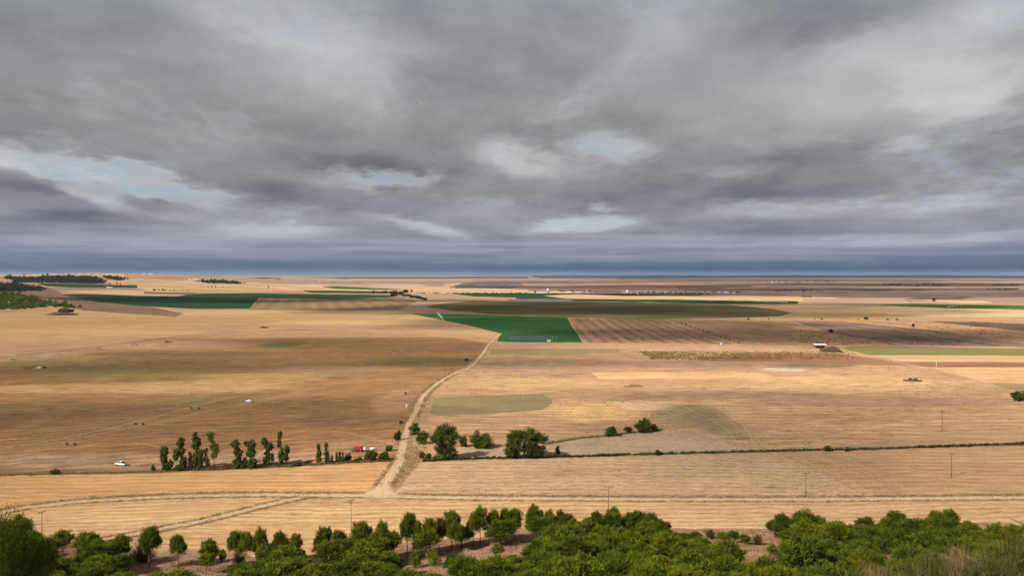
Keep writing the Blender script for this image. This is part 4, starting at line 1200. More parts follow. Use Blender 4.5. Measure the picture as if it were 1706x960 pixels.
for i in range(9): rows.append((622 + i * 5.6 + rf.uniform(-1, 1), 488.6 + rf.uniform(-.2, .4), rf.uniform(4, 7), rf.uniform(3, 5), 'dark tree in the row on the left of the middle-distance wood', 'trees in the wood row'))
for i in range(10): rows.append((682 + i * 3.1, 496 + i * .62 + rf.uniform(-.3, .3), rf.uniform(4, 6), rf.uniform(5, 7), 'green tree in the line running down from the middle-distance wood', 'trees in the line below the wood'))
for i in range(14): rows.append((652 + rf.uniform(0, 34), 490.5 + rf.uniform(0, 5), rf.uniform(5, 8), rf.uniform(4, 6), 'dark tree inside the wood in the middle distance', 'trees inside the wood'))
for i in range(10): rows.append((63 + i * 7 + rf.uniform(-1, 1), 472.8, rf.uniform(2, 3), rf.uniform(3, 4.3), 'small tree in the spaced row on the pale slope', 'trees in the spaced row'))
for i in range(13): rows.append((130 + i * 3.6, 472.6 + rf.uniform(0, 1.2), rf.uniform(3, 4.6), rf.uniform(4, 6), 'dark tree in the close row under the left wood', 'trees in the close row'))
for i in range(9): rows.append((257 + i * 6.8 + rf.uniform(-2, 2), 484.6 + rf.uniform(-.3, .3), rf.uniform(3, 7), rf.uniform(1.5, 3.2) * (1.2 if i < 4 else .7), 'dark bush in the broken hedge on the pale slope', 'bushes in the broken hedge'))
for i in range(16): rows.append((10 + i * 10.5 + rf.uniform(-5, 5), 457 + rf.uniform(-.2, .6), rf.uniform(2, 5), rf.uniform(.8, 1.6), 'tiny tree on the skyline of the left plateau', 'trees on the left skyline'))
for i in range(26): rows.append((1472 + i * 4.2 + rf.uniform(-2, 2), 475.6 + rf.uniform(-.6, 1.6), rf.uniform(3, 8), rf.uniform(1.4, 3.4), 'dark tree in the far wooded strip at the right', 'trees in the far right strip'))
for i in range(16): rows.append((1644 + i * 3.5 + rf.uniform(-2, 2), 482.8 + rf.uniform(-.8, .6), rf.uniform(3, 7), rf.uniform(1.2, 2.6), 'dark tree in the nearer wooded strip at the far right', 'trees in the near right strip'))
for i in range(12): rows.append((1656 + i * 3.5 + rf.uniform(-2, 2), 475.3 + rf.uniform(-.4, .4), rf.uniform(3, 6), rf.uniform(1.2, 2.2), 'dark tree in the farther wooded strip by the right edge', 'trees by the right edge'))
for i in range(30): rows.append((1030 + i * 7 + rf.uniform(-3, 3), 488.3 + rf.uniform(-1.0, .8), rf.uniform(2.5, 6), rf.uniform(1.2, 2.8), 'dark tree along the straggling far village', 'trees along the far village'))
for i in range(24): rows.append((692 + i * 8 + rf.uniform(-3, 3), 489.2 + rf.uniform(-.5, .5), rf.uniform(4, 9), rf.uniform(1.0, 2.2), 'low dark bush in the hedgerow in the middle distance', 'bushes in the far hedgerow'))
for i in range(9): rows.append((936 + i * 6 + rf.uniform(-2, 2), 486.8 + rf.uniform(-.6, .6), rf.uniform(3, 5), rf.uniform(1.5, 3.0), 'dark tree among the houses of the far village', 'trees among village houses'))
for i in range(14): rows.append((1276 + i * 9 + rf.uniform(-4, 4), 469.8 + rf.uniform(-1, 1.2), rf.uniform(3, 8), rf.uniform(.8, 1.6), 'speck of a tree on the hazy plain before the horizon', 'trees before the horizon'))
for i in range(16): rows.append((1290 + i * 5 + rf.uniform(-3, 3), 484.8 + rf.uniform(-1, 2), rf.uniform(3, 7), rf.uniform(1.2, 2.2), 'dark bush scattered at the right end of the far village', 'bushes at the right end of the village'))
for i in range(6): rows.append((1337 + i * 2.6, 496 + rf.uniform(-.3, .3), rf.uniform(2, 4), rf.uniform(2.4, 3.6), 'dark tree in the small stand right of the green strip', 'trees in the small stand'))
for k, (px, py, w, h, lab, grp) in enumerate(rows):
    far_tree(px, py, w, h, lab, grp, seed=400 + k)
# shrubs dotted along the line beside the row crop
for i in range(15):
    px = 1128 + i * 7.3; py = 537 + (px - 1128) * 0.345
    far_tree(px, py + .4, 3.2, rf.uniform(1.6, 3.2), 'small dark bush on the line between row crop and tan slope', 'bushes on the field line', seed=700 + i, name='far_bush')


# woods on the left slopes that read as one mass
BLOB_PROTO = {}


def blobs(name, poly, n, size, mat, label, seed):
    r = np.random.default_rng(seed)
    xs = [p[0] for p in poly]; ys = [p[1] for p in poly]
    Vs, Fs, Ts = [], [], []
    cnt = 0; b = 0
    P2 = np.array(poly)
    while cnt < n:
        px, py = r.uniform(min(xs), max(xs)), r.uniform(min(ys), max(ys))
        ins = False
        for i in range(len(P2)):
            x1, y1 = P2[i]; x2, y2 = P2[(i + 1) % len(P2)]
            if (y1 > py) != (y2 > py) and px < (x2 - x1) * (py - y1) / (y2 - y1) + x1: ins = not ins
        if not ins: continue
        p = at(px + r.normal(0, 3.5), py + r.normal(0, .55))[0]
        w = size * (1.5 if r.random() < .12 else 1.0) * r.uniform(.5, 1.3)
        k = int(r.integers(12))
        if k not in BLOB_PROTO: BLOB_PROTO[k] = crown_np([(0, 0, .5, .6, .6, .6)], 70, .34, k, nclump=9, clump=.5)
        V, F, t = BLOB_PROTO[k]
        V = V * w + p
        Vs.append(V); Fs.append(F + b); Ts.append(t); b += len(V)
        cnt += 1
    o = np_mesh(name, np.vstack(Vs), np.vstack(Fs), M[mat], None, np.concatenate(Ts))
    return tag(o, label, 'woods', kind='stuff')


blobs('woods', [(-20, 489), (20, 487), (60, 500), (95, 506), (132, 513), (118, 514.5), (88, 511.5), (18, 516), (-20, 516)], 620, 5.5, 'leaf', 'sunlit scrubby wood on the spur at the left edge', 1)
blobs('woods', [(-20, 472), (30, 473.5), (78, 482), (70, 485.5), (-20, 486)], 420, 8, 'darkleaf', 'dark shaded wood on the slope at the left edge', 2)
blobs('woods', [(8, 463), (50, 463.5), (90, 461.5), (150, 462), (163, 463.5), (174, 471), (150, 472.5), (60, 470.5), (28, 471)], 900, 8, 'darkleaf', 'dark wood below the skyline of the left plateau', 3)
blobs('woods', [(170, 459.5), (188, 461), (210, 466), (200, 467.5), (176, 464)], 160, 5, 'darkleaf', 'small dark wood on the pale left slope', 4)
blobs('woods', [(331, 468.6), (365, 468.8), (409, 472.4), (395, 473.0), (345, 471.5)], 160, 7, 'darkleaf', 'long dark wood on the far pale slope', 5)


# ------------------------------------------------------------------ grass, weeds and standing crops
def blades(name, C, hgt, wid, mat, label, seed, per=3, spread=0.3, cat='grass'):
    r = np.random.default_rng(seed)
    C = np.repeat(C, per, axis=0)
    hgt = np.repeat(np.broadcast_to(hgt, len(C) // per), per)
    N = len(C)
    C = C + np.column_stack([r.normal(0, spread, N), r.normal(0, spread, N), np.zeros(N)])
    C[:, 2] = H(C[:, 0], C[:, 1])
    h = hgt * r.uniform(.5, 1.25, N)
    d = unit(np.column_stack([r.normal(0, .28, N), r.normal(0, .28, N), np.ones(N)]))
    a = r.uniform(0, 2 * PI, N)
    s = np.column_stack([np.cos(a), np.sin(a), np.zeros(N)]) * (wid * r.uniform(.6, 1.4, N) / 2)[:, None]
    V = np.stack([C - s, C + s, C + d * h[:, None] + s * .35, C + d * h[:, None] - s * .35], 1).reshape(-1, 3)
    V[:, 2] -= 0.03
    o = np_mesh(name, V, np.arange(len(V)).reshape(-1, 4), M[mat], None, np.repeat(r.uniform(0, 1, N // per), per))
    return tag(o, label, cat, kind='stuff')


def along(line, off, sd, per_m, seed, clumpy=0.5):
    r = np.random.default_rng(seed)
    seg = np.linalg.norm(np.diff(line, axis=0), axis=1)
    cum = np.concatenate([[0], np.cumsum(seg)])
    n = int(cum[-1] * per_m)
    s = r.uniform(0, cum[-1], n)
    # uneven density along the way
    keep = np.array([mnoise.noise(Vector((v * 0.09, seed * 3.7, 0))) * .5 + .5 + mnoise.noise(Vector((v * 0.4, seed, 3))) * .25 for v in s]) > r.uniform(0, 1, n) * clumpy + (.25 if clumpy > .3 else 0)
    s = s[keep]
    x = np.interp(s, cum, line[:, 0]); y = np.interp(s, cum, line[:, 1])
    t = np.gradient(line, axis=0); t /= np.linalg.norm(t, axis=1)[:, None]
    nx = np.interp(s, cum, -t[:, 1]); ny = np.interp(s, cum, t[:, 0])
    sgn = np.sign(off) if np.isscalar(off) else 1
    o = off + r.normal(0, sd, len(s))
    P = np.column_stack([x + nx * o, y + ny * o, np.zeros(len(s))])
    return P


main_s = main_line[(main_line[:, 1] < 620)]
G1 = np.vstack([along(ew_line, 3.2, .8, 6.0, 1, .15), along(ew_line, -2.7, .45, 3.0, 2, .2), along(t2_line[4:], 2.6, .6, 5.0, 3, .15), along(t2_line[4:], -2.5, .5, 4.0, 4, .2)])
G1 = G1[~((np.abs(G1[:, 0] - at1(634, 826).x) < 5.5) & (np.abs(G1[:, 1] - at1(634, 826).y) < 4.5))]
blades('roadside_grass', G1, 0.42, 0.12, 'verge', 'tall dry weeds along both sides of the farm tracks', 5, per=7, spread=.5)
mo = np.interp(np.arange(len(main_s)), np.arange(len(main_w)), main_w)
G2 = np.vstack([along(main_s[8:], float(np.mean(mo)) / 2 + 1.2, .55, 3.5, 6), along(main_s[8:], -float(np.mean(mo)) / 2 - 1.3, .8, 4.0, 7)])
blades('roadside_grass', G2, 0.7, 0.14, 'verge', 'dry brown weeds lining the dirt road', 8, per=5, spread=.35)
rr_ = np.random.default_rng(9)
pv = at(rr_.uniform(655, 735, 420), rr_.uniform(745, 822, 420))
ln = np.interp(pv[:, 1], main_line[:, 1], main_line[:, 0])
pv = pv[(pv[:, 0] - ln > 3.0) & (pv[:, 0] - ln < 5 + (pv[:, 1] - 280) * .09)]
blades('roadside_grass', pv, 0.8, 0.16, 'verge', 'rough brown scrub in the corner right of the dirt road', 10, per=9, spread=.7)
blades('ditch_weeds', np.vstack([along(ditch_l, 0, 0.8, 4, 11, .2)]), 0.8, 0.16, 'verge', 'brown weeds in the ditch left of the road', 12, per=6, spread=.3)
dr = along(ditch_r, 0, 0.7, 4.5, 13, .2)
green = (dr[:, 0] < 46) | (dr[:, 0] > 175)
blades('ditch_weeds', dr[green], 0.9, 0.28, 'ditchgreen', 'green growth in the ditch across the right fields', 14, per=8, spread=.4)
blades('ditch_weeds', dr[~green], 0.85, 0.2, 'ditchgreen', 'thin olive weeds in the ditch across the right fields', 15, per=6, spread=.4)
blades('ditch_weeds', along(hedge2, 0, 0.7, 4, 16, .2), 0.9, 0.2, 'verge', 'brown weeds along the curved field edge', 17, per=6, spread=.35)
dl2 = along(ditch_l, 1.5, 1.5, 4, 18, .2); dl2 = dl2[dl2[:, 0] > -115]
blades('ditch_weeds', dl2, 0.9, 0.2, 'ditchgreen', 'green undergrowth between the poplars', 19, per=5, spread=.5)
# single weeds dotted over the stubble
rg = np.random.default_rng(91)


def dots(n, x0, x1, y0, y1):
    p = at(rg.uniform(x0, x1, n), rg.uniform(y0, y1, n))
    keep = np.array([mnoise.noise(Vector((v[0] * .012, v[1] * .02, 7))) + .6 * mnoise.noise(Vector((v[0] * .05, v[1] * .09, 2))) for v in p]) > .05
    return p[keep]


blades('stubble_weeds', np.vstack([dots(1100, 960, 1720, 640, 742), dots(350, 1100, 1700, 612, 660), dots(500, 745, 1000, 600, 660)]), 0.28, 0.5, 'brownleaf', 'small brown weeds dotted over the stubble', 92, per=4, spread=.8)
blades('stubble_weeds', np.vstack([dots(900, 700, 1420, 765, 826), dots(300, 1300, 1720, 760, 825)]), 0.20, 0.28, 'brownleaf', 'tufts of dull weeds in the greyish stubble', 95, per=3, spread=.7)
blades('stubble_weeds', np.vstack([dots(900, 0, 660, 600, 770), dots(300, 300, 800, 548, 620)]), 0.22, 0.4, 'brownleaf', 'small dull weeds on the brown field', 93, per=4, spread=.6)
blades('stubble_weeds', np.vstack([dots(500, 1312, 1680, 536, 575)]), 0.6, 1.6, 'darkleaf', 'dark weeds along the ploughed rows', 94, per=5, spread=2.0)
# maize strip
rg = np.random.default_rng(23)
pm = at(1064 + 360 * rg.uniform(0, 1, 1500) ** 1.5, rg.uniform(586.5, 600, 1500))
pm = pm[pm[:, 0] > np.interp(pm[:, 1], sorted([at1(1064, 586).y, at1(1085, 600).y]), [at1(1085, 600).x, at1(1064, 586).x])]
blades('maize_crop', pm, 1.0, 0.5, 'maize', 'strip of dry standing maize in the middle of the right fields', 24, per=5, spread=1.0, cat='crop')
# rows of leafy crop on the field right of the bright green one
cr_pts = []
for k in range(9):
    a, b = (965 + k * 15, 531 + k * .35), (1000 + k * 24, 567 + k * .5)
    for t in np.linspace(0, 1, 60):
        if mnoise.noise(Vector((k * 2.3, t * 6, 1))) > -0.05 + k * 0.02:
            cr_pts.append((a[0] + (b[0] - a[0]) * t, a[1] + (b[1] - a[1]) * t))
cp = at([p[0] for p in cr_pts], [p[1] for p in cr_pts])
blades('crop_rows', cp, 0.5, 0.45, 'ditchgreen', 'broken green rows left standing in the striped field', 26, per=9, spread=1.6, cat='crop')
# dry grass on the hillside gaps
gx = rg.uniform(-150, 150, 26000); gy = rg.uniform(120, 258, 26000)
keep = np.array([mnoise.noise(Vector((a * .06, b * .06, 5))) > -0.12 for a, b in zip(gx, gy)])
gx, gy = gx[keep], gy[keep]
hz = H(gx, gy)
sel = hz > 0.4
blades('hillside_grass', np.column_stack([gx[sel], gy[sel], hz[sel]]), 0.55, 0.16, 'drygrass', 'pinkish dry grass covering the hillside between the pines', 27, per=4, spread=.45)

# ------------------------------------------------------------------ pines on the hillside
def pine_variant(seed, h=6.0, w=5.0, spread=1.0, mat='pine', bare=0.20, leaf=0.34, n=6800, tall=False):
    rd = random.Random(seed)
    lobes = []
    c0 = bare + (1 - bare) * .48; q = 1 - bare
    lobes.append((0, 0, h * c0, w * .40, w * .40, h * q * .46))
    lobes.append((rd.uniform(-.08, .08) * w, rd.uniform(-.08, .08) * w, h * (1 - q * .27), w * .32, w * .32, h * q * .26))
    for k in range(6):
        a = k * 2 * PI / 6 + rd.uniform(-.4, .4)
        rr = w * rd.uniform(.20, .28)
        lobes.append((math.cos(a) * rr, math.sin(a) * rr, h * (bare + q * rd.uniform(.26, .68)), w * rd.uniform(.22, .28), w * rd.uniform(.22, .28), h * q * rd.uniform(.19, .27)))
    root = empty('pine_tree', (0, 0, 0))
    V, F, t = crown_np(lobes, n, leaf, seed, 'pine', clump=.36, nclump=22)
    np_mesh('crown', V, F, M[mat], root, t)
    trunk_mb(h * .8, 0.11, lobes[1:], seed, .04).build('trunk', M['bark'], root, smooth=True)
    return root


def near_pine():
    return pine_variant(950, h=12.0, w=7.5, leaf=0.15, n=42000, bare=.06, mat='pinedark')


VAR = [pine_variant(900 + i, mat='pine' if i % 3 else 'pine2', bare=.12 if i < 4 else .24) for i in range(8)]
VUSED = [False] * len(VAR)
PINES = []


def place_pine(px, top, dist, wpx, label, group=None, v=None, clampd=True):
    if clampd and dist > 180: dist = min(dist, float(np.interp((px - CX) / FPX * dist, [-135, -95, -60, -25, 0, 60, 130], [218, 208, 207, 214, 222, 222, 224])) - (230 - dist) * .35)
    P = at_depth(px, dist)
    h = max(1.6, z_at(px, top, dist) - P.z)
    w = wpx * dist / FPX
    k = v if v is not None else (len(PINES) * 5 + int(px)) % 4 + (4 if h > 1.35 * w else 0)
    if not VUSED[k]:
        o = VAR[k]; VUSED[k] = True
    else:
        o = copy_tree(VAR[k])
    o.location = (P.x, P.y, P.z - 0.05)
    o.rotation_euler = (0, 0, (len(PINES) * 2.39996) % (2 * PI))
    s = w / 5.0 * 1.2
    o.scale = (s, s, h / 6.0)
    tag(o, label, 'pine tree', group or 'pines on the hillside')
    PINES.append((px, top, dist, wpx, P.x, P.y))
    return o


XP = [  # px, top, width, distance, label
    (68, 895, 36, 150, 'dark pine half hidden behind the tall corner pine'), (100, 882, 34, 205, 'rounded pine right of the thin pole in the left corner'),
    (143, 885, 42, 205, 'wide double-headed pine at the left, third from the corner'), (197, 891, 34, 205, 'small rounded pine left of the track end'), (246, 874, 33, 205, 'tall egg-shaped pine in front of the lower track'),
    (294, 889, 27, 210, 'ball-shaped pine with a visible trunk on the bare slope'), (346, 898, 30, 206, 'flat dark pine beside a ploughed shadow strip'), (341, 920, 24, 196, 'small bushy pine below the flat dark one'),
    (389, 882, 26, 212, 'left pine of a close group of three'), (406, 885, 26, 210, 'middle pine of a close group of three'), (430, 878, 26, 211, 'tallest pine of a close group of three, on the right'),
    (433, 908, 18, 200, 'little pine in front of the close group of three'), (446, 904, 14, 206, 'very small pine right of the close group of three'), (465, 885, 27, 211, 'left pine of a neat pair with bare trunks'),
    (489, 888, 24, 211, 'right pine of a neat pair with bare trunks'), (535, 877, 32, 208, 'leaning pine with a bare trunk left of the dense wood'), (566, 881, 26, 205, 'pine at the left end of the dense wood'),
    (600, 867, 36, 212, 'broad pine behind the thin pole near the road junction'), (634, 867, 26, 214, 'slim pine with dark underside right of the broad one'), (654, 883, 20, 212, 'small lollipop pine standing clear on pale ground'),
    (678, 852, 28, 222, 'tall pine with open lower branches below the junction'), (694, 866, 20, 220, 'narrow pine tucked right of the open-branched one'), (715, 861, 27, 221, 'rounded pine in the middle of the upper row'),
    (731, 861, 18, 223, 'narrow pine between two rounded ones'), (709, 882, 44, 213, 'wide low pine in front of the rounded one'), (752, 849, 33, 225, 'large dome pine left of a bright gap'), (759, 871, 27, 215, 'pine just below the large dome pine'),
    (788, 853, 24, 226, 'pine at the left shoulder of the central rise'), (800, 842, 28, 228, 'high pine on the central rise, left of two peaks'), (822, 848, 22, 228, 'rounded pine between the two peaks of the central rise'),
    (841, 846, 20, 230, 'slim pine near the top of the central rise'), (858, 845, 24, 230, 'rounded pine left of the highest pine'), (887, 839, 24, 230, 'highest pine of the hillside with a pointed top'),
    (834, 866, 58, 216, 'spreading pine above the bare grassy hollow'), (901, 848, 13, 230, 'very narrow pine right of the highest one'), (917, 849, 23, 229, 'rounded pine, second right of the highest one'),
    (935, 848, 17, 229, 'narrow pine, third right of the highest one'), (949, 854, 25, 227, 'pine where the central rise drops to a notch'), (974, 869, 22, 222, 'low pine in the notch of the skyline'),
    (995, 852, 25, 227, 'rounded pine just right of the notch'), (1024, 845, 30, 229, 'tall pine under the thin centre pole'), (1049, 853, 27, 227, 'pine right of the tall one under the pole'),
    (1068, 850, 28, 227, 'rounded pine of the right shoulder, left one'), (1083, 852, 30, 225, 'rounded pine of the right shoulder, right one'), (1096, 868, 25, 220, 'pine sloping down from the right shoulder'),
    (1114, 881, 22, 216, 'low pine beginning the flat hedge-like row'), (1128, 886, 20, 214, 'second low pine of the flat hedge-like row'), (1142, 887, 20, 214, 'third low pine of the flat hedge-like row'), (1160, 886, 22, 214, 'fourth low pine of the flat hedge-like row'),
    (1208, 887, 24, 214, 'low pine right of a grey dry bush'), (1225, 884, 20, 215, 'knob-topped low pine near the bare gap'), (1243, 890, 19, 212, 'last low pine before the bare gap'),
    (1306, 857, 33, 222, 'round pine right of the bare gap'), (1340, 850, 46, 222, 'widest dome pine on the right'), (1366, 859, 28, 222, 'pine leaning on the right of the widest dome'), (1400, 868, 27, 218, 'pointed pine right of the widest dome'),
    (1417, 874, 22, 216, 'small pine between two domes on the right'), (1446, 861, 35, 220, 'round pine, second dome from the right gap'), (1475, 861, 11, 222, 'tiny pine head left of a tall dome'), (1496, 851, 35, 224, 'tall dome pine on the right'),
    (1540, 867, 16, 220, 'small ragged pine between the right domes'), (1562, 851, 31, 224, 'dome pine, left of the last high pair'), (1589, 848, 29, 225, 'dome pine, right of the last high pair'), (1617, 868, 22, 218, 'low pine left of the spiky broom'),
    (1668, 871, 24, 190, 'light green pine near the right edge'), (1692, 871, 28, 185, 'light green pine cut by the right edge'),
    (600, 905, 60, 175, 'dense dark pine low in the left of the wood'), (830, 905, 20, 190, 'small pine standing in the bare grassy hollow'), (1340, 887, 80, 150, 'largest pine on the right, in front of the widest dome'),
    (1278, 925, 56, 150, 'rounded young pine below the bare gap'), (1208, 897, 66, 165, 'dense pine in front of the low row'), (760, 920, 34, 175, 'dark pine between two bare hollows'),
]
for (px, top, w, dist, lab) in XP:
    place_pine(px, top, dist, w, lab)
# the tall near pine in the left corner
npn = near_pine()
P = at_depth(4, 62)
npn.location = (P.x, P.y, P.z - .1)
npn.scale = (1, 1, max(.5, (z_at(4, 842, 62) - P.z) / 12.0))
tag(npn, 'tall near pine filling the lower left corner', 'pine tree', 'pines on the hillside')
PINES.append((4, 842, 62, 150, P.x, P.y))
sky_x = [-60, 0, 60] + [p[0] for p in sorted(XP) if p[1] < 900 and p[3] > 180] + [1760]
sky_y = [845, 845, 890] + [p[1] for p in sorted(XP) if p[1] < 900 and p[3] > 180] + [870]
GAPS = [[(660, 892), (745, 892), (748, 950), (672, 950)], [(785, 888), (880, 884), (872, 905), (800, 934)], [(1240, 893), (1302, 893), (1302, 925), (1245, 936)],
        [(280, 920), (374, 908), (378, 950), (345, 960), (285, 945)], [(85, 905), (130, 905), (128, 930), (92, 938)], [(500, 905), (528, 905), (524, 930), (508, 928)], [(205, 905), (275, 905), (270, 950), (215, 950)], [(375, 916), (420, 916), (400, 945)]]


def in_gap(x, y):
    for P2 in GAPS:
        ins = False
        for i in range(len(P2)):
            x1, y1 = P2[i]; x2, y2 = P2[(i + 1) % len(P2)]
            if (y1 > y) != (y2 > y) and x < (x2 - x1) * (y - y1) / (y2 - y1) + x1: ins = not ins
        if ins: return True
    return False


rp = random.Random(77)
fill = 0
SCRN = []
_cx = np.array([rp.uniform(-20, 1726) for _ in range(9000)])
_cl = np.interp(_cx, sky_x, sky_y) + 26
_cb = _cl + (1012 - _cl) * np.array([rp.random() for _ in range(9000)])
_cP = at(_cx, _cb)
for tries in range(9000):
    if fill >= 258: break
    px, pb = float(_cx[tries]), float(_cb[tries])
    P = Vector(_cP[tries])
    dist = P.y
    if P.z < 0.6 or dist > 230: continue
    wpx = rp.uniform(5.2, 7.6) * FPX / dist
    h = wpx * dist / FPX * rp.uniform(.85, 1.25)
    tx, ty = proj(P.x, P.y, P.z + h)
    bx, by = proj(P.x, P.y, P.z + h * .2)
    if ty > 972: continue
    lim = min(np.interp(px + o, sky_x, sky_y) for o in (-wpx * .35, 0, wpx * .35))
    if ty < lim + 6: continue
    if any(in_gap(px + wpx * a, ty + (by - ty) * b) for a in (-.4, 0, .4) for b in (.1, .55, 1.0)): continue
    if any(((px - q[0]) / 21) ** 2 + ((pb - q[1]) / 11) ** 2 < 1 for q in SCRN): continue
    SCRN.append((px, pb))
    place_pine(px, ty, dist, wpx, 'one of the crowded pines packed together in the dense lower wood', 'pines crowded in the lower wood', clampd=False)
    fill += 1
for k, o in enumerate(VAR[:8]):
    if not VUSED[k]:
        for c in list(o.children): bpy.data.objects.remove(c)
        bpy.data.objects.remove(o)


# shrubs of the near right corner and other hillside scrub
def broom(name, P, h, w, mat, seed, label, n=420, wid=0.05, cat='shrub'):
    r = np.random.default_rng(seed)
    root = empty(name, P, 0, label, cat)
    k = n
    a = r.uniform(0, 2 * PI, k); el = r.uniform(.12, 1.0, k) ** .7
    d = np.column_stack([np.cos(a) * (1 - el) * w / h * 1.1, np.sin(a) * (1 - el) * w / h * 1.1, .35 + .65 * el])
    d = unit(d + r.normal(0, .10, (k, 3)))
    st = np.column_stack([r.normal(0, w * .12, k), r.normal(0, w * .12, k), np.zeros(k)])
    ln = h * r.uniform(.6, 1.12, k)
    Vs = []
    for seg in (0, 1):
        p0 = st + d * (ln * .5 * seg)[:, None]
        d2 = unit(d + (np.column_stack([np.zeros(k), np.zeros(k), np.full(k, -.18 + .1 * seg)])))
        p1 = p0 + d2 * (ln * .52)[:, None]
        s = unit(np.cross(d, r.normal(size=(k, 3)))) * wid * (1 - .4 * seg)
        Vs.append(np.stack([p0 - s, p0 + s, p1 + s * .5, p1 - s * .5], 1).reshape(-1, 3))
    V = np.vstack(Vs)
    np_mesh('stems', V, np.arange(len(V)).reshape(-1, 4), M[mat], root, np.tile(r.uniform(0, 1, k), 2))
    # short side twigs that fill the bush
    t = r.uniform(.25, 1, k * 2)
    ii = r.integers(0, k, k * 2)
    c = st[ii] + d[ii] * (ln[ii] * t)[:, None]
    dd = unit(d[ii] + r.normal(0, .5, (k * 2, 3)))
    V, F = quads_from(c, dd, unit(r.normal(size=(k * 2, 3))), np.full(k * 2, h * .16), np.full(k * 2, wid * 1.5))
    np_mesh('sprays', V, F, M[mat], root, r.uniform(0, 1, k * 2))
    return root


def dead_bush(name, P, h, seed, label):
    rd = random.Random(seed)
    mb = MB()

    def grow(p, d, ln, r, lev):
        pts = [p]
        for i in range(3):
            d = (d + Vector((rd.gauss(0, .22), rd.gauss(0, .22), rd.gauss(.03, .15)))).normalized()
            pts.append(pts[-1] + d * ln / 3)
        mb.tube(pts, [r, r * .85, r * .7, r * .5], 5)
        if lev > 0:
            for k in range(3 if lev > 1 else 4):
                b = pts[rd.choice([1, 2, 3, 3])]
                grow(b, (d + Vector((rd.gauss(0, .7), rd.gauss(0, .7), rd.gauss(0, .4)))).normalized(), ln * rd.uniform(.5, .8), r * .5, lev - 1)
    for k in range(4):
        a = rd.uniform(0, 2 * PI)
        grow(Vector((0, 0, -.1)), Vector((math.cos(a) * .7, math.sin(a) * .7, 1)).normalized(), h * .5, .04, 3)
    o = mb.build(name, M['greybark'])
    o.location = P
    return tag(o, label, 'dead bush')


def scrub(px, top, dist, wpx, kind, label, seed):
    if kind == 'brown': dist = float(at1(px, top + (38 if px < 300 else 16)).y)
    P = at_depth(px, dist)
    h = max(.6, z_at(px, top, dist) - P.z)
    w = wpx * dist / FPX
    if kind != 'brown' and h > 2.4:
        P.z += 0
    h = min(h, 5.0)
    if kind == 'dead':
        return dead_bush('dead_bush', P, h, seed, label)
    if kind == 'leafy':
        lobes = [(0, 0, h * .5, w * .4, w * .4, h * .45), (w * .2, 0, h * .4, w * .3, w * .3, h * .35), (-w * .2, .1, h * .42, w * .3, w * .3, h * .38)]
        return make_tree('hillside_shrub', P, lobes, h * .6, .05, 2600, .20, 'pine', seed, label, 'shrub', nclump=16)
    mat = {'broom': 'broom', 'straw': 'strawstem', 'brown': 'brownleaf'}[kind]
    return broom('broom_shrub', P, h, w / 2, mat, seed, label, n=int(240 + 30 * w), wid=0.014 + dist * .00028)


SCR = [(1575, 893, 62, 60, 'broom', 'spiky olive broom left of the straw-coloured tuft'), (1605, 912, 56, 26, 'straw', 'straw-coloured spiky tuft in the right corner'), (1641, 866, 74, 26, 'broom', 'spiky broom breaking the skyline near the right edge'),
       (1670, 912, 50, 80, 'broom', 'olive broom under the dead branches in the right corner'), (1530, 915, 60, 80, 'broom', 'wide green-brown broom left of the spiky olive one'), (1470, 928, 64, 70, 'broom', 'brownish broom at the bottom right of the wood'),
       (1462, 944, 56, 26, 'straw', 'pale dry tuft at the bottom edge, right of the grey twigs'), (1700, 895, 56, 70, 'broom', 'olive broom at the right edge'), (1630, 938, 50, 70, 'broom', 'low broom at the bottom edge under the straw tuft'),
       (1560, 938, 52, 70, 'broom', 'low broom at the bottom edge, left of the straw tuft'), (1660, 896, 56, 60, 'dead', 'grey dead branches lying over the broom near the right edge'), (1682, 908, 50, 70, 'dead', 'forked grey dead bush in the lower right corner'),
       (1412, 932, 64, 60, 'dead', 'grey leafless twigs at the bottom, left end of the broom'), (1540, 932, 54, 50, 'dead', 'small grey dead bush between the low brooms'), (1612, 928, 50, 60, 'dead', 'grey dead twigs beneath the straw-coloured tuft'),
       (1500, 890, 72, 70, 'leafy', 'green shrub behind the wide green-brown broom'), (1560, 880, 76, 80, 'leafy', 'dense green shrub behind the spiky olive broom'), (1620, 884, 74, 70, 'leafy', 'green shrub between the straw tuft and the skyline'), (1690, 880, 72, 70, 'leafy', 'green shrub at the right edge behind the olive broom'), (1440, 905, 76, 80, 'leafy', 'green shrub behind the brownish broom'),
       (234, 899, 170, 52, 'brown', 'reddish brown bush below the egg-shaped pine'), (1185, 883, 214, 22, 'brown', 'grey-brown dry bush on the flat hedge-like row'), (1264, 893, 205, 22, 'brown', 'dry grey bush at the top of the bare gap'),
       (368, 913, 208, 14, 'leafy', 'small green shrub right of the flat dark pine'), (502, 915, 209, 14, 'leafy', 'small green shrub right of the neat pine pair'), (90, 918, 190, 26, 'leafy', 'green shrub under the rounded pine at the left'),
       (128, 912, 190, 24, 'leafy', 'low green shrub under the double-headed pine'), (690, 911, 198, 22, 'leafy', 'low shrub in the upper bare hollow'), (722, 912, 198, 26, 'leafy', 'shrub at the right of the upper bare hollow'),
       (1290, 905, 190, 20, 'leafy', 'grey-green shrub in the bare gap'), (395, 921, 205, 20, 'leafy', 'shrub at the foot of the close group of three'), (1440, 945, 46, 60, 'broom', 'brown broom at the very bottom right of centre')]
for k, (px, top, dist, w, kd, lab) in enumerate(SCR):
    scrub(px, top, dist, w, kd, lab, 1000 + k)


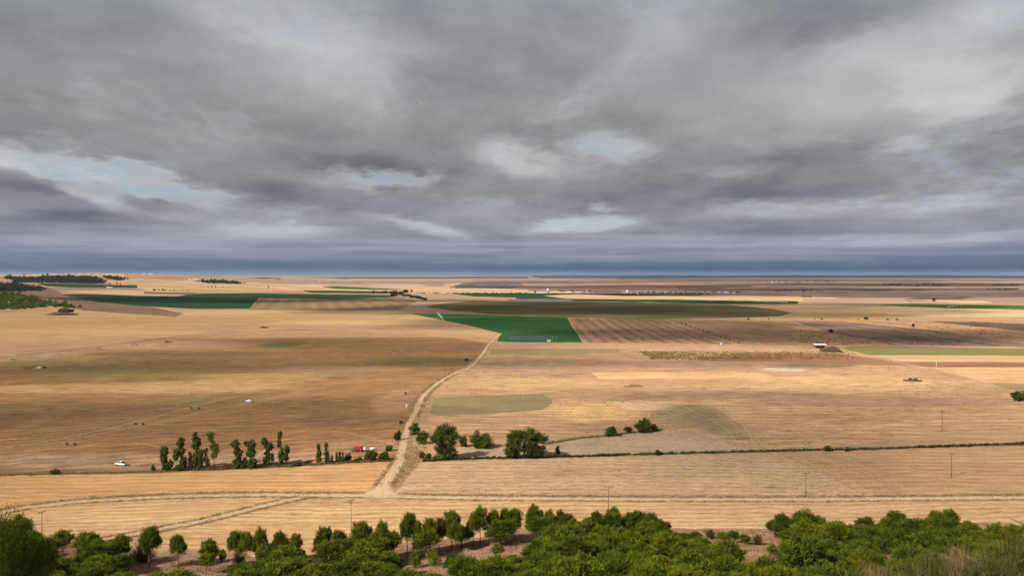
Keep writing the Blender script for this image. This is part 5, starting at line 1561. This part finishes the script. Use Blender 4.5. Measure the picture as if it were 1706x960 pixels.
# ------------------------------------------------------------------ power poles
def pole(px, base, top, label, style='cross', mat='polewood', ang=0.3, name='utility_pole'):
    P = at1(px, base)
    h = z_at(px, top, P.y) - P.z
    root = empty(name, P, ang, label, 'utility pole', 'power poles on the plain')
    r = 0.085 + P.y * .00005
    MB().tube([(0, 0, -.2), (0, 0, h * .5), (0, 0, h)], [r * 1.2, r, r * .75], 8).build('post', M[mat], root, smooth=True)
    if style == 'cross':
        c = MB().box((0, 0, h - .25), (2.4, .12, .14)).build('crossarm', M['darksteel'], root)
        for x in (-1.1, 0, 1.1):
            MB().tube([(x, 0, h - .18), (x, 0, h + .02), (x, 0, h + .12)], [.06, .08, .03], 6).build('insulator', M['darksteel'], root)
    elif style == 'vee':
        mb = MB(); mb.box((0, 0, h - .1), (2.6, .1, .12))
        mb.tube([(0, 0, h - 1.3), (.95, 0, h - .12)], .045, 5); mb.tube([(0, 0, h - 1.3), (-.95, 0, h - .12)], .045, 5)
        mb.build('crossarm', M['darksteel'], root)
        for x in (-1.2, 0, 1.2):
            MB().tube([(x, 0, h - .04), (x, 0, h + .12), (x, 0, h + .2)], [.05, .08, .03], 6).build('insulator', M['darksteel'], root)
    elif style == 'tee':
        mb = MB(); mb.box((0, 0, h - .8), (3.4, .14, .16)); mb.box((0, 0, h - 2.2), (2.4, .14, .16))
        mb.build('crossarm', M['darksteel'], root)
    return root


pole(1585, 797, 756, 'tall pole with a V-braced crossarm on the smooth tan field at the right', 'vee', ang=.1)
pole(1342.5, 828, 789, 'pole with a crossarm beside the track, left of the V-braced one', 'vee', ang=.2)
pole(1569.5, 716.5, 685, 'slender pole in the tan field above the ditch on the right', 'vee', ang=.1)
pole(1560, 620, 602, 'pale concrete post before the sunlit strip on the right', 'none', 'whitewall', name='concrete_post')
pole(1256.5, 575.5, 559.5, 'dark pole with a double crossarm near the ruined hut', 'tee')
pole(1418.5, 591, 571.5, 'faint thin pole on the green strip beside the earth mound', 'cross')
pole(1480, 617, 590, 'faint thin pole below the green strip', 'none', 'concrete')
pole(871, 684, 662, 'thin pole inside the small olive field', 'none', 'concrete')
pole(1204, 682, 674, 'short dark stake in the stubble right of the weedy patch', 'none')
pole(70, 896, 853, 'thin pole rising behind the pines in the left corner', 'cross', ang=1.2)
pole(585, 890, 834, 'thin pole rising behind the pines near the road junction', 'vee', ang=.9)
pole(1013.5, 872, 812, 'thin pole rising behind the pines at the centre', 'vee', ang=.1)

# pole with a transformer beside the dirt road
P = at1(677.3, 679)
h = z_at(677, 650, P.y) - P.z
tp = empty('transformer_pole', P, .2, 'thick grey pole with dark transformer and white cabinet at its foot beside the road', 'utility pole')
MB().tube([(0, 0, -.2), (0, 0, h)], [.26, .17], 8).build('post', M['concrete'], tp, smooth=True)
MB().box((-.55, -.1, h - 1.9), (.95, .8, 1.15)).build('transformer', M['darksteel'], tp, bevel=.06)
mb = MB(); mb.box((.2, 0, h - .1), (2.6, .12, .14)); mb.box((.2, 0, h - .9), (1.8, .12, .12)); mb.tube([(0, 0, h - 2), (1.3, 0, h - .15)], .05, 5)
mb.build('crossarm', M['steel'], tp)
for x in (-1, .2, 1.4):
    MB().tube([(x, 0, h - .03), (x, 0, h + .25)], .07, 6).build('insulator', M['lamp'], tp)
cb = MB().box((0, -.45, .98), (1.05, .6, 1.9)).build('cabinet', M['white'], tp, bevel=.03)
MB().box((0, -.77, .95), (.85, .03, 1.6)).build('door', M['whitewall'], cb)


# ------------------------------------------------------------------ vehicles
def wheel(x, y, r, parent, w=.22):
    t = MB()
    n = 18
    prof = [(r * .62, -w / 2), (r * .94, -w / 2), (r, -w * .35), (r, w * .35), (r * .94, w / 2), (r * .62, w / 2)]
    vs = [(x + q * math.cos(2 * PI * k / n), y + o, r + q * math.sin(2 * PI * k / n)) for k in range(n) for q, o in prof]
    m = len(prof)
    fs = [(k * m + i, k * m + (i + 1) % m, ((k + 1) % n) * m + (i + 1) % m, ((k + 1) % n) * m + i) for k in range(n) for i in range(m)]
    t.add(vs, fs)
    o = t.build('wheel', M['rubber'], parent, smooth=True)
    MB().tube([(x, y - w * .38, r), (x, y + w * .38, r)], r * .6, 14).build('rim', M['steel'], o)
    return o


def vehicle(px, py, rz, label, pickup=True):
    root = empty('pickup_truck' if pickup else 'parked_car', at1(px, py), rz, label, 'pickup' if pickup else 'car')
    W = .92
    if pickup:
        low = [(-2.6, .45), (2.45, .42), (2.6, .62), (2.58, .92), (1.25, 1.08), (-2.6, 1.08)]
        cab = [(1.2, 1.06), (.45, 1.72), (-.75, 1.76), (-.95, 1.06)]
    else:
        low = [(-2.2, .40), (2.1, .36), (2.22, .55), (2.15, .82), (1.1, .98), (-1.9, 1.04), (-2.2, .9)]
        cab = [(1.1, .96), (.3, 1.46), (-1.2, 1.50), (-1.95, 1.02)]
    MB().prism(low, -W, W).build('body', M['white'], root, bevel=.05)
    mb = MB(); n = len(cab)
    vs = [(x, -W + .02 + (.14 if z > 1.2 else 0), z) for x, z in cab] + [(x, W - .02 - (.14 if z > 1.2 else 0), z) for x, z in cab]
    fs = [tuple(range(n)), tuple(range(2 * n - 1, n - 1, -1))] + [(i, i + n, (i + 1) % n + n, (i + 1) % n) for i in range(n)]
    mb.add(vs, fs).build('cab', M['white'], root, bevel=.03)

    def pane(name, q):
        MB().add(q, [(0, 1, 2, 3)]).build(name, M['glass'], root)
    x0, z0 = cab[0]; x1, z1 = cab[1]; x2, z2 = cab[2]; x3, z3 = cab[3]
    e = .012
    L = lambda a, b, t: a + (b - a) * t
    for sgn in (-1, 1):
        def yy(z): return sgn * (W - .02 - .14 * min(1, max(0, (z - z0) / (z1 - z0))) + e)
        q = [(L(x0, x1, .16) - .12, yy(L(z0, z1, .16)), L(z0, z1, .16)), (L(x0, x1, .84) - .06, yy(L(z0, z1, .84)), L(z0, z1, .84)), (L(x3, x2, .84) + .08, yy(L(z3, z2, .84)), L(z3, z2, .84)), (L(x3, x2, .16) + .12, yy(L(z3, z2, .16)), L(z3, z2, .16))]
        pane('side_window', q)
        MB().box((2.52 if pickup else 2.1, sgn * .68, .76), (.10, .34, .16)).build('headlight', M['lamp'], root)
        MB().box((-2.6 if pickup else -2.19, sgn * .78, .86), (.05, .16, .26)).build('tail_light', M['red'], root)
        for wx in ((1.65, -1.6) if pickup else (1.35, -1.35)):
            wheel(wx, sgn * (W - .08), .36 if pickup else .32, root)
    for (xa, za, xb, zb, off, nm) in ((x0, z0, x1, z1, e, 'windscreen'), (x3, z3, x2, z2, -e, 'rear_window')):
        nx = za
        q = []
        for t, s in ((.14, -1), (.14, 1), (.88, 1), (.88, -1)):
            z = L(za, zb, t); x = L(xa, xb, t)
            y = s * (W - .12 - .14 * t)
            q.append((x + off * 1.4, y, z + e))
        pane(nm, q)
    if pickup:
        MB().box((-1.78, 0, 1.085), (1.5, 1.5, .03)).build('load_bed', M['darksteel'], root)
    return root


vehicle(202, 776.5, 2.75, 'white pickup parked on bare soil near the left ditch', True)
vehicle(415, 670.5, 2.6, 'white car out in the middle of the brown field', False)

# red farm machine by the poplars
P = at1(597, 753)
fm = empty('seed_drill', P, .05, 'red hopper-shaped farm machine with a green end standing by the hedge', 'farm machine')
MB().prism([(-1.5, .85), (1.5, .85), (1.75, 2.15), (-1.75, 2.15)], -1.0, 1.0).build('hopper', M['red'], fm, bevel=.05)
MB().box((0, 0, 2.2), (3.6, 2.1, .1)).build('lid', M['red'], fm, bevel=.02)
MB().box((0, 0, .68), (4.6, .9, .22)).build('chassis', M['darksteel'], fm)
gm = MB(); gm.box((-2.9, 0, .95), (1.7, 1.5, .8)); gm.box((-2.7, 0, 1.5), (.9, 1.1, .5))
gm.build('gearbox_cover', M['green'], fm, bevel=.05)
wm = MB(); wm.box((2.6, 0, 1.2), (.9, 1.4, 1.0)); wm.tube([(2.3, 0, .7), (3.6, 0, .55)], .09, 6)
wm.build('tank', M['white'], fm, bevel=.04)
for sx in (-1.1, 1.1):
    for sy in (-.95, .95): wheel(sx, sy, .45, fm, .3)
P = at1(621, 751)
wt = empty('water_tank', P, .4, 'small white tank lying beside the bushes right of the red machine', 'tank')
MB().tube([(-1.1, 0, .65), (-1, 0, .65), (1, 0, .65), (1.1, 0, .65)], [.35, .55, .55, .35], 12).build('shell', M['white'], wt, smooth=True)
mb = MB(); mb.box((-.6, 0, .1), (.15, .9, .2)); mb.box((.6, 0, .1), (.15, .9, .2)); mb.build('cradle', M['darksteel'], wt)


# ------------------------------------------------------------------ irrigation pivots
def pivot(tower_px, label, colr='steel', thick=1.0, ends=(None, None), hh=4.0):
    T = [at1(*p) for p in tower_px]
    root = empty('irrigation_pivot', T[0], 0, label, 'irrigation pivot')
    O = T[0]
    pts = list(T)
    if ends[0]: pts = [at1(*ends[0])] + pts
    if ends[1]: pts = pts + [at1(*ends[1])]
    for i in range(len(pts) - 1):
        a, b = pts[i] - O, pts[i + 1] - O
        mb = MB()
        d = b - a
        nseg = 8
        side = Vector((-d.y, d.x, 0)).normalized()
        pipe = [a + d * (k / nseg) + Vector((0, 0, hh - .7 + 1.0 * math.sin(PI * k / nseg))) for k in range(nseg + 1)]
        mb.tube(pipe, .085 * thick, 6)
        for s in (-1, 1):
            lo = [pipe[0]] + [pipe[k] * .5 + pipe[k + 1] * .5 + side * s * .9 - Vector((0, 0, 1.1)) for k in range(nseg)] + [pipe[-1]]
            mb.tube(lo, .03 * thick, 4)
            for k in range(nseg):
                mb.tube([pipe[k], lo[k + 1], pipe[k + 1]], .025 * thick, 4)
        mb.build('span', M[colr], root)
    for p in T:
        q = p - O
        i = pts.index(p)
        d = (pts[min(i + 1, len(pts) - 1)] - pts[max(i - 1, 0)]); d.z = 0; d.normalize()
        side = Vector((-d.y, d.x, 0))
        mb = MB()
        for s in (-1, 1):
            mb.tube([q + Vector((0, 0, hh - .7)) + d * .2, q + side * s * 2.1 + Vector((0, 0, .55))], .07 * thick, 5)
            mb.tube([q + Vector((0, 0, hh - .7)) - d * .5, q + side * s * 2.1 + Vector((0, 0, .55))], .05 * thick, 5)
        mb.tube([q - side * 2.1 + Vector((0, 0, .6)), q + side * 2.1 + Vector((0, 0, .6))], .08 * thick, 5)
        tw = mb.build('tower', M[colr], root)
        for s in (-1, 1):
            c = q + side * s * 2.1 + Vector((0, 0, .55))
            wb = MB().tube([c - d * .17, c + d * .17], .58, 14)
            wb.build('wheel', M['rubber'], tw)
    return root


pivot([(118, 742.5), (232, 709), (325, 682.5)], 'long irrigation arm with wheeled towers across the brown field', 'steel', .9, ((-40, 776), (392, 661)))
pivot([(22, 600.8), (99, 592), (166, 583.6), (224, 575.6)], 'far irrigation arm on the upper edge of the brown field', 'darksteel', 1.0, ((-40, 606), (276, 568)))
pivot([(738, 534.6), (734.5, 530.2), (731.5, 526.4), (729, 523.2)], 'white irrigation arm in the tip of the bright green field', 'white', 3.2)
pivot([(1140, 500.5), (1185, 501.6), (1235, 503), (1275, 504.4), (1312, 505.8)], 'white irrigation arm on the long dark green strip', 'white', 3.0)
pivot([(1580, 513.4), (1587, 512), (1594, 510.9), (1602, 509.8)], 'white irrigation arm on the light green strip at the far right', 'white', 3.0)


# ------------------------------------------------------------------ solar rows, hut and posts beside the green field
def solar_row(y_off, label):
    A, B = at1(848, 569.0), at1(911, 569.6)
    c = (A + B) / 2 + Vector((0, y_off, 0))
    L = (B - A).length
    root = empty('solar_panel_row', Vector((c.x, c.y, float(H(c.x, c.y)))), 0, label, 'solar panels', 'solar panel rows by the green field')
    MB().box((0, 0, 1.7), (L, 3.2, .06), rx=.5).build('panel', M['panel'], root)
    for k in range(9):
        x = -L / 2 + L * (k + .5) / 9
        MB().box((x, .1, .8), (.14, .14, 1.7)).build('leg', M['steel'], root)
    MB().tube([(-L / 2, -.75, 1.15), (L / 2, -.75, 1.15)], .06, 5).build('rail', M['steel'], root)
    return root


solar_row(0, 'front row of blue-grey solar panels at the foot of the bright green field')
solar_row(13, 'second row of blue-grey solar panels behind the front one')
solar_row(26, 'third row of blue-grey solar panels')
solar_row(39, 'rearmost row of blue-grey solar panels against the green crop')


def house(px, py, wpx, hpx, label, wall='whitewall', roof='tiles', depth=.7, group=None, name='far_house', cat='house', rz=0.0, door=False):
    P = at1(px, py)
    s = P.y / FPX
    w, h = wpx * s, hpx * s
    d = max(3.0, w * depth)
    root = empty(name, P, rz, label, cat, group)
    hw = h * .68
    MB().prism([(-w / 2, -.3), (w / 2, -.3), (w / 2, hw), (-w / 2, hw)], -d / 2, d / 2).build('wall', M[wall], root)
    mb = MB(); e = .04 * w
    y0, y1 = -d / 2 - e, d / 2 + e
    vs = [(-w / 2 - e, y0, hw + .01), (w / 2 + e, y0, hw + .01), (w / 2 + e, y1, hw + .01), (-w / 2 - e, y1, hw + .01), (-w / 2 - e, 0, h), (w / 2 + e, 0, h)]
    mb.add(vs, [(0, 1, 5, 4), (2, 3, 4, 5), (0, 4, 3), (1, 2, 5), (0, 3, 2, 1)]).build('roof', M[roof], root)
    if door:
        MB().box((w * .2, -d / 2 - .02, hw * .38), (w * .16, .06, hw * .76)).build('door', M['darksteel'], root)
        MB().box((-w * .2, -d / 2 - .02, hw * .58), (w * .14, .06, hw * .3)).build('window', M['glass'], root)
    return root


def silo(px, py, wpx, hpx, label, mat='white'):
    P = at1(px, py); s = P.y / FPX
    root = empty('silo', P, 0, label, 'silo')
    r, h = wpx * s / 2, hpx * s
    MB().tube([(0, 0, -.2), (0, 0, h * .86)], r, 16).build('drum', M[mat], root, smooth=True)
    MB().tube([(0, 0, h * .861), (0, 0, h)], [r * 1.03, r * .15], 16).build('cap', M['steel'], root)
    return root


house(914.5, 569.6, 6, 4.2, 'small white pump hut at the right end of the solar rows', 'whitewall', 'tiles', .8, name='pump_hut', cat='hut', door=True)
pole(921, 569, 561, 'left of two short posts beside the pump hut', 'none', 'steel', name='metal_post')
pole(927, 569, 562, 'right of two short posts beside the pump hut', 'none', 'steel', name='metal_post')
# ruined hut, white-roofed shed and earth mound on the right
house(1199.5, 574.5, 8, 4.6, 'low dark ruined hut at the end of the bushy field line', 'stonewall', 'greyroof', .7, name='ruined_hut', cat='hut', door=True)
P = at1(1201.5, 575); tk = empty('water_tank', P, 0, 'small white round tank in front of the ruined hut', 'tank')
MB().tube([(0, 0, -.1), (0, 0, 1.6)], .95, 14).build('shell', M['white'], tk, smooth=True)
MB().tube([(0, 0, 1.605), (0, 0, 1.9)], [.97, .2], 14).build('lid', M['white'], tk)
P = at1(1366, 580.5)
sh = empty('open_shed', P, -.08, 'open shed with a bright white roof beside the dark earth mound', 'shed')
W, D, hh = 20 * P.y / FPX, 8.0, 4.2
MB().add([(-W / 2, -D / 2, hh - .8), (W / 2, -D / 2, hh - .6), (W / 2, D / 2, hh + .2), (-W / 2, D / 2, hh), (-W / 2, -D / 2, hh - .65), (W / 2, -D / 2, hh - .45), (W / 2, D / 2, hh + .35), (-W / 2, D / 2, hh + .15)],
         [(0, 1, 2, 3), (4, 5, 6, 7), (0, 1, 5, 4), (1, 2, 6, 5), (2, 3, 7, 6), (3, 0, 4, 7)]).build('roof', M['whiteroof'], sh)
for x in (-W * .46, 0, W * .46):
    for y in (-D * .45, D * .45): MB().box((x, y, (hh - .8) / 2), (.25, .25, hh - .6)).build('post', M['darksteel'], sh)
MB().box((0, D * .47, 1.4), (W * .9, .15, 2.8)).build('back_wall', M['stonewall'], sh)


def mound(px, py, wpx, hpx, label, mat, name, cat, seed, n=3):
    P = at1(px, py); s = P.y / FPX
    bm = bmesh.new()
    bmesh.ops.create_icosphere(bm, subdivisions=n, radius=1)
    w, h = wpx * s / 2, hpx * s
    for v in bm.verts:
        k = 1 + .3 * mnoise.fractal(v.co * 1.7 + Vector((seed, 0, 0)), 1, 2, 4)
        v.co = Vector((v.co.x * w * k, v.co.y * w * .7 * k, v.co.z * h * k if v.co.z > 0 else v.co.z * .4))
    for f in bm.faces: f.smooth = True
    me = bpy.data.meshes.new(name); bm.to_mesh(me); bm.free()
    me.materials.append(M[mat])
    o = bpy.data.objects.new(name, me); link(o); o.location = P
    return tag(o, label, cat)


mound(1383, 586.5, 36, 8.5, 'dark earth mound right of the white-roofed shed', 'earth', 'earth_mound', 'mound', 3)
mound(66, 614.2, 11, 3.2, 'heap of grey rubble on the olive part of the brown field', 'stonewall', 'rubble_heap', 'rubble', 5)
mound(74, 613.6, 8, 2.6, 'dark clod heap touching the grey rubble', 'earth', 'rubble_heap', 'rubble', 6)
mound(440, 546.6, 16, 2.2, 'low scrubby stone pile on the upper golden field', 'earth', 'stone_pile', 'stones', 8)
mound(280, 571, 14, 1.8, 'flat dark hump at the end of the far irrigation arm', 'earth', 'earth_hump', 'mound', 9)
mound(1520, 635.4, 30, 2.6, 'brown dirt patch under two small shrubs on the right', 'earth', 'dirt_hump', 'mound', 10)
mound(103, 525, 46, 4.2, 'rocky brown knoll under bushes at the left', 'earth', 'rocky_knoll', 'knoll', 11)
mound(1456, 564.5, 9, 2.2, 'dark stone heap inside the ploughed field', 'earth', 'stone_heap', 'stones', 12)

# straw stack in the stubble
P = at1(1055, 644.8)
s = P.y / FPX
sk = empty('straw_stack', P, 0.0, 'long low stack of golden straw in the stubble', 'straw stack')
mb = MB(); rd = random.Random(4)
for i in range(10):
    for j in range(2):
        for k in range(2 if 2 < i < 9 else 1):
            mb.box((-30 * s / 2 + (i + .5) * 3.0 * s + rd.uniform(-.05, .05), (j - .5) * 1.25, .4 + k * .82), (2.9 * s, 1.2, .8), rz=rd.uniform(-.03, .03))
mb.build('bales', FM['midgold'], sk, bevel=.06)

# villages and farms far out
house(903, 488.2, 18, 3.2, 'long white barn with a dark roof in the middle distance', 'white', 'greyroof', .5, name='barn', cat='barn')
house(915, 488, 7, 2.2, 'low grey annex at the right end of the long white barn', 'whitewall', 'greyroof', .6, name='barn_annex', cat='barn')
silo(913, 485.6, 3.8, 5.2, 'fat white silo behind the long white barn')
silo(1043.5, 488.4, 1.4, 4.6, 'left and lower of two slim white silos at the far village')
silo(1045.3, 488.6, 1.8, 6.4, 'taller of two slim white silos at the far village')
house(1205.5, 488.2, 15, 2.2, 'long pale warehouse at the right of the far village', 'whitewall', 'whiteroof', .5, name='warehouse', cat='warehouse')
house(1222, 488.4, 4, 1.6, 'small pale shed right of the long warehouse', 'whitewall', 'greyroof', .6, name='far_shed', cat='shed')
silo(1063, 490.8, 4, 1.9, 'squat white tank in front of the far village')
house(977.3, 488, 2.4, 7.5, 'narrow church tower of the far village', 'stonewall', 'tiles', 1.0, name='church_tower', cat='tower')
hv = random.Random(9)
for i in range(13):
    house(944 + i * 3.6 + hv.uniform(-1, 1), 487.2 + hv.uniform(-.4, .8), hv.uniform(2.4, 4.4), hv.uniform(1.3, 2.2), 'small tile-roofed house in the far village left of the slim silos', hv.choice(['whitewall', 'stonewall']), hv.choice(['tiles', 'tiles', 'greyroof']), .7, 'houses of the far village', rz=hv.uniform(-.4, .4))
for i in range(9):
    house(1075 + i * 12 + hv.uniform(-4, 4), 489.2 + hv.uniform(-.6, .6), hv.uniform(2.2, 3.8), hv.uniform(1, 1.8), 'scattered small house in the village between silos and warehouse', hv.choice(['whitewall', 'stonewall']), hv.choice(['tiles', 'greyroof']), .7, 'scattered village houses', rz=hv.uniform(-.4, .4))
for i in range(8):
    house(316 + i * 2.3, 467.2 + hv.uniform(-2.0, .6), hv.uniform(1.8, 4), hv.uniform(.9, 1.6), 'tiny white building of the hamlet on the pale left slope', 'white', hv.choice(['whiteroof', 'greyroof']), .7, 'buildings of the left hamlet', rz=hv.uniform(-.4, .4))
for i in range(8):
    house(696 + i * 6 + hv.uniform(-2, 2), 489.0 + hv.uniform(-.4, .4), hv.uniform(2.5, 4.5), hv.uniform(1.2, 2.2), 'brownish farm building right of the middle-distance wood', hv.choice(['stonewall', 'whitewall']), 'tiles', .7, 'farm buildings by the wood', rz=hv.uniform(-.3, .3))
for i in range(3):
    silo(737.5 + i * 2.2, 489.5, 1.3, 3.2, ['left', 'middle', 'right'][i] + ' one of three tiny pale silos right of the wood', 'whitewall')
for i in range(12):
    house(1280 + i * 3.4, 471.2 + hv.uniform(-.8, .8), hv.uniform(2, 5), hv.uniform(.7, 1.2), 'speck of a building in the hazy village before the horizon', 'whitewall', hv.choice(['tiles', 'greyroof', 'whiteroof']), .7, 'buildings of the hazy village')
for i in range(10):
    house(1668 + i * 5 + hv.uniform(-2, 2), 465.6 + hv.uniform(-.5, .5), hv.uniform(2, 5), hv.uniform(.5, .9), 'speck of a building in the hazy town at the far right', 'whitewall', 'tiles', .7, 'buildings of the far right town')
for i in range(5):
    house([179, 182.5, 186, 240, 252][i], [479.6, 479.8, 479.8, 457.4, 457.4][i], [2.6, 3, 2.6, 4, 7][i], 1.2, ['first white shed beside the small green field', 'second white shed beside the small green field', 'third white shed beside the small green field',
          'small white building on the left skyline', 'long white building on the left skyline'][i], 'white', 'whiteroof', .6, name='white_shed', cat='shed')
# solar park far out: many thin rows that nobody can count
mb = MB(); rd = random.Random(2)
for i in range(34):
    yy = 472.2 + i * .26
    x0 = 766 + rd.uniform(-3, 12) - (yy - 472) * 1.8; x1 = 868 + rd.uniform(-20, 4) - (yy - 472)
    k = max(1, int((x1 - x0) / 9))
    for j in range(k):
        if rd.random() < .55: continue
        a = at1(x0 + (x1 - x0) * (j + .05) / k, yy); b = at1(x0 + (x1 - x0) * (j + .85) / k, yy)
        z0 = (a.z + b.z) / 2
        mb.box(((a.x + b.x) / 2, (a.y + b.y) / 2, z0 + 1.5), (abs(b.x - a.x), 3.4, .1), rx=.5)
o = mb.build('solar_park', M['panel'])
tag(o, 'blue-grey rows of a far solar park', 'solar park', kind='stuff')


# ------------------------------------------------------------------ birds
def bird(px, py, dist, span, roll, yaw, label):
    d = ray(px, py); p = d / d[1] * dist
    mb = MB()
    s = span / 2
    V = [(0, .55 * s, 0), (.10 * s, .2 * s, .03 * s), (.09 * s, -.3 * s, .02 * s), (0, -.75 * s, 0), (-.09 * s, -.3 * s, .02 * s), (-.10 * s, .2 * s, .03 * s), (0, 0, -.12 * s), (0, .1 * s, .12 * s),
         (.5 * s, .22 * s, .22 * s), (.5 * s, -.06 * s, .20 * s), (1.0 * s, -.25 * s, .10 * s), (-.5 * s, .22 * s, .22 * s), (-.5 * s, -.06 * s, .20 * s), (-1.0 * s, -.25 * s, .10 * s)]
    F = [(0, 1, 7), (0, 7, 5), (0, 6, 1), (0, 5, 6), (1, 2, 7), (2, 3, 7), (3, 4, 7), (4, 5, 7), (1, 6, 2), (2, 6, 3), (3, 6, 4), (4, 6, 5), (1, 8, 9, 2), (8, 10, 9), (5, 4, 12, 11), (11, 12, 13)]
    o = mb.add(V, F).build('bird', M['feather'])
    o.location = (p[0], p[1], CAM_H + p[2])
    o.rotation_euler = (0.2, roll, yaw)
    return tag(o, label, 'bird')


bird(694, 172, 105, .50, .95, .9, 'largest dark bird, banking high in the middle of the sky')
bird(512, 376, 150, .42, .3, 1.3, 'dark bird low over the left fields in front of the cloud edge')
bird(424, 317, 170, .42, -.3, 1.0, 'small bird right of its neighbour in the left sky')
bird(347, 314, 170, .40, .1, .4, 'small bird left of its neighbour in the left sky')
bird(1059, 163, 150, .40, 1.2, 1.2, 'small bird alone right of the middle of the sky')

# ------------------------------------------------------------------ haze
hz_m = bpy.data.materials.new('haze')
hz_m.use_nodes = True
g = G(hz_m.node_tree)
vol = g.n('ShaderNodeVolumePrincipled')
vol.inputs['Color'].default_value = (0.72, 0.84, 1.0, 1)
vol.inputs['Density'].default_value = 1.3e-5
vol.inputs['Anisotropy'].default_value = 0.0
o_ = g.n('ShaderNodeOutputMaterial'); g.t.links.new(vol.outputs[0], o_.inputs['Volume'])
hb = MB().box((0, 0, 0), (1, 1, 1)).build('haze', hz_m)
hb.scale = (96000, 96000, 220)
hb.location = (0, 0, 95)
tag(hb, 'thin blue haze over the plain', 'haze', kind='stuff')
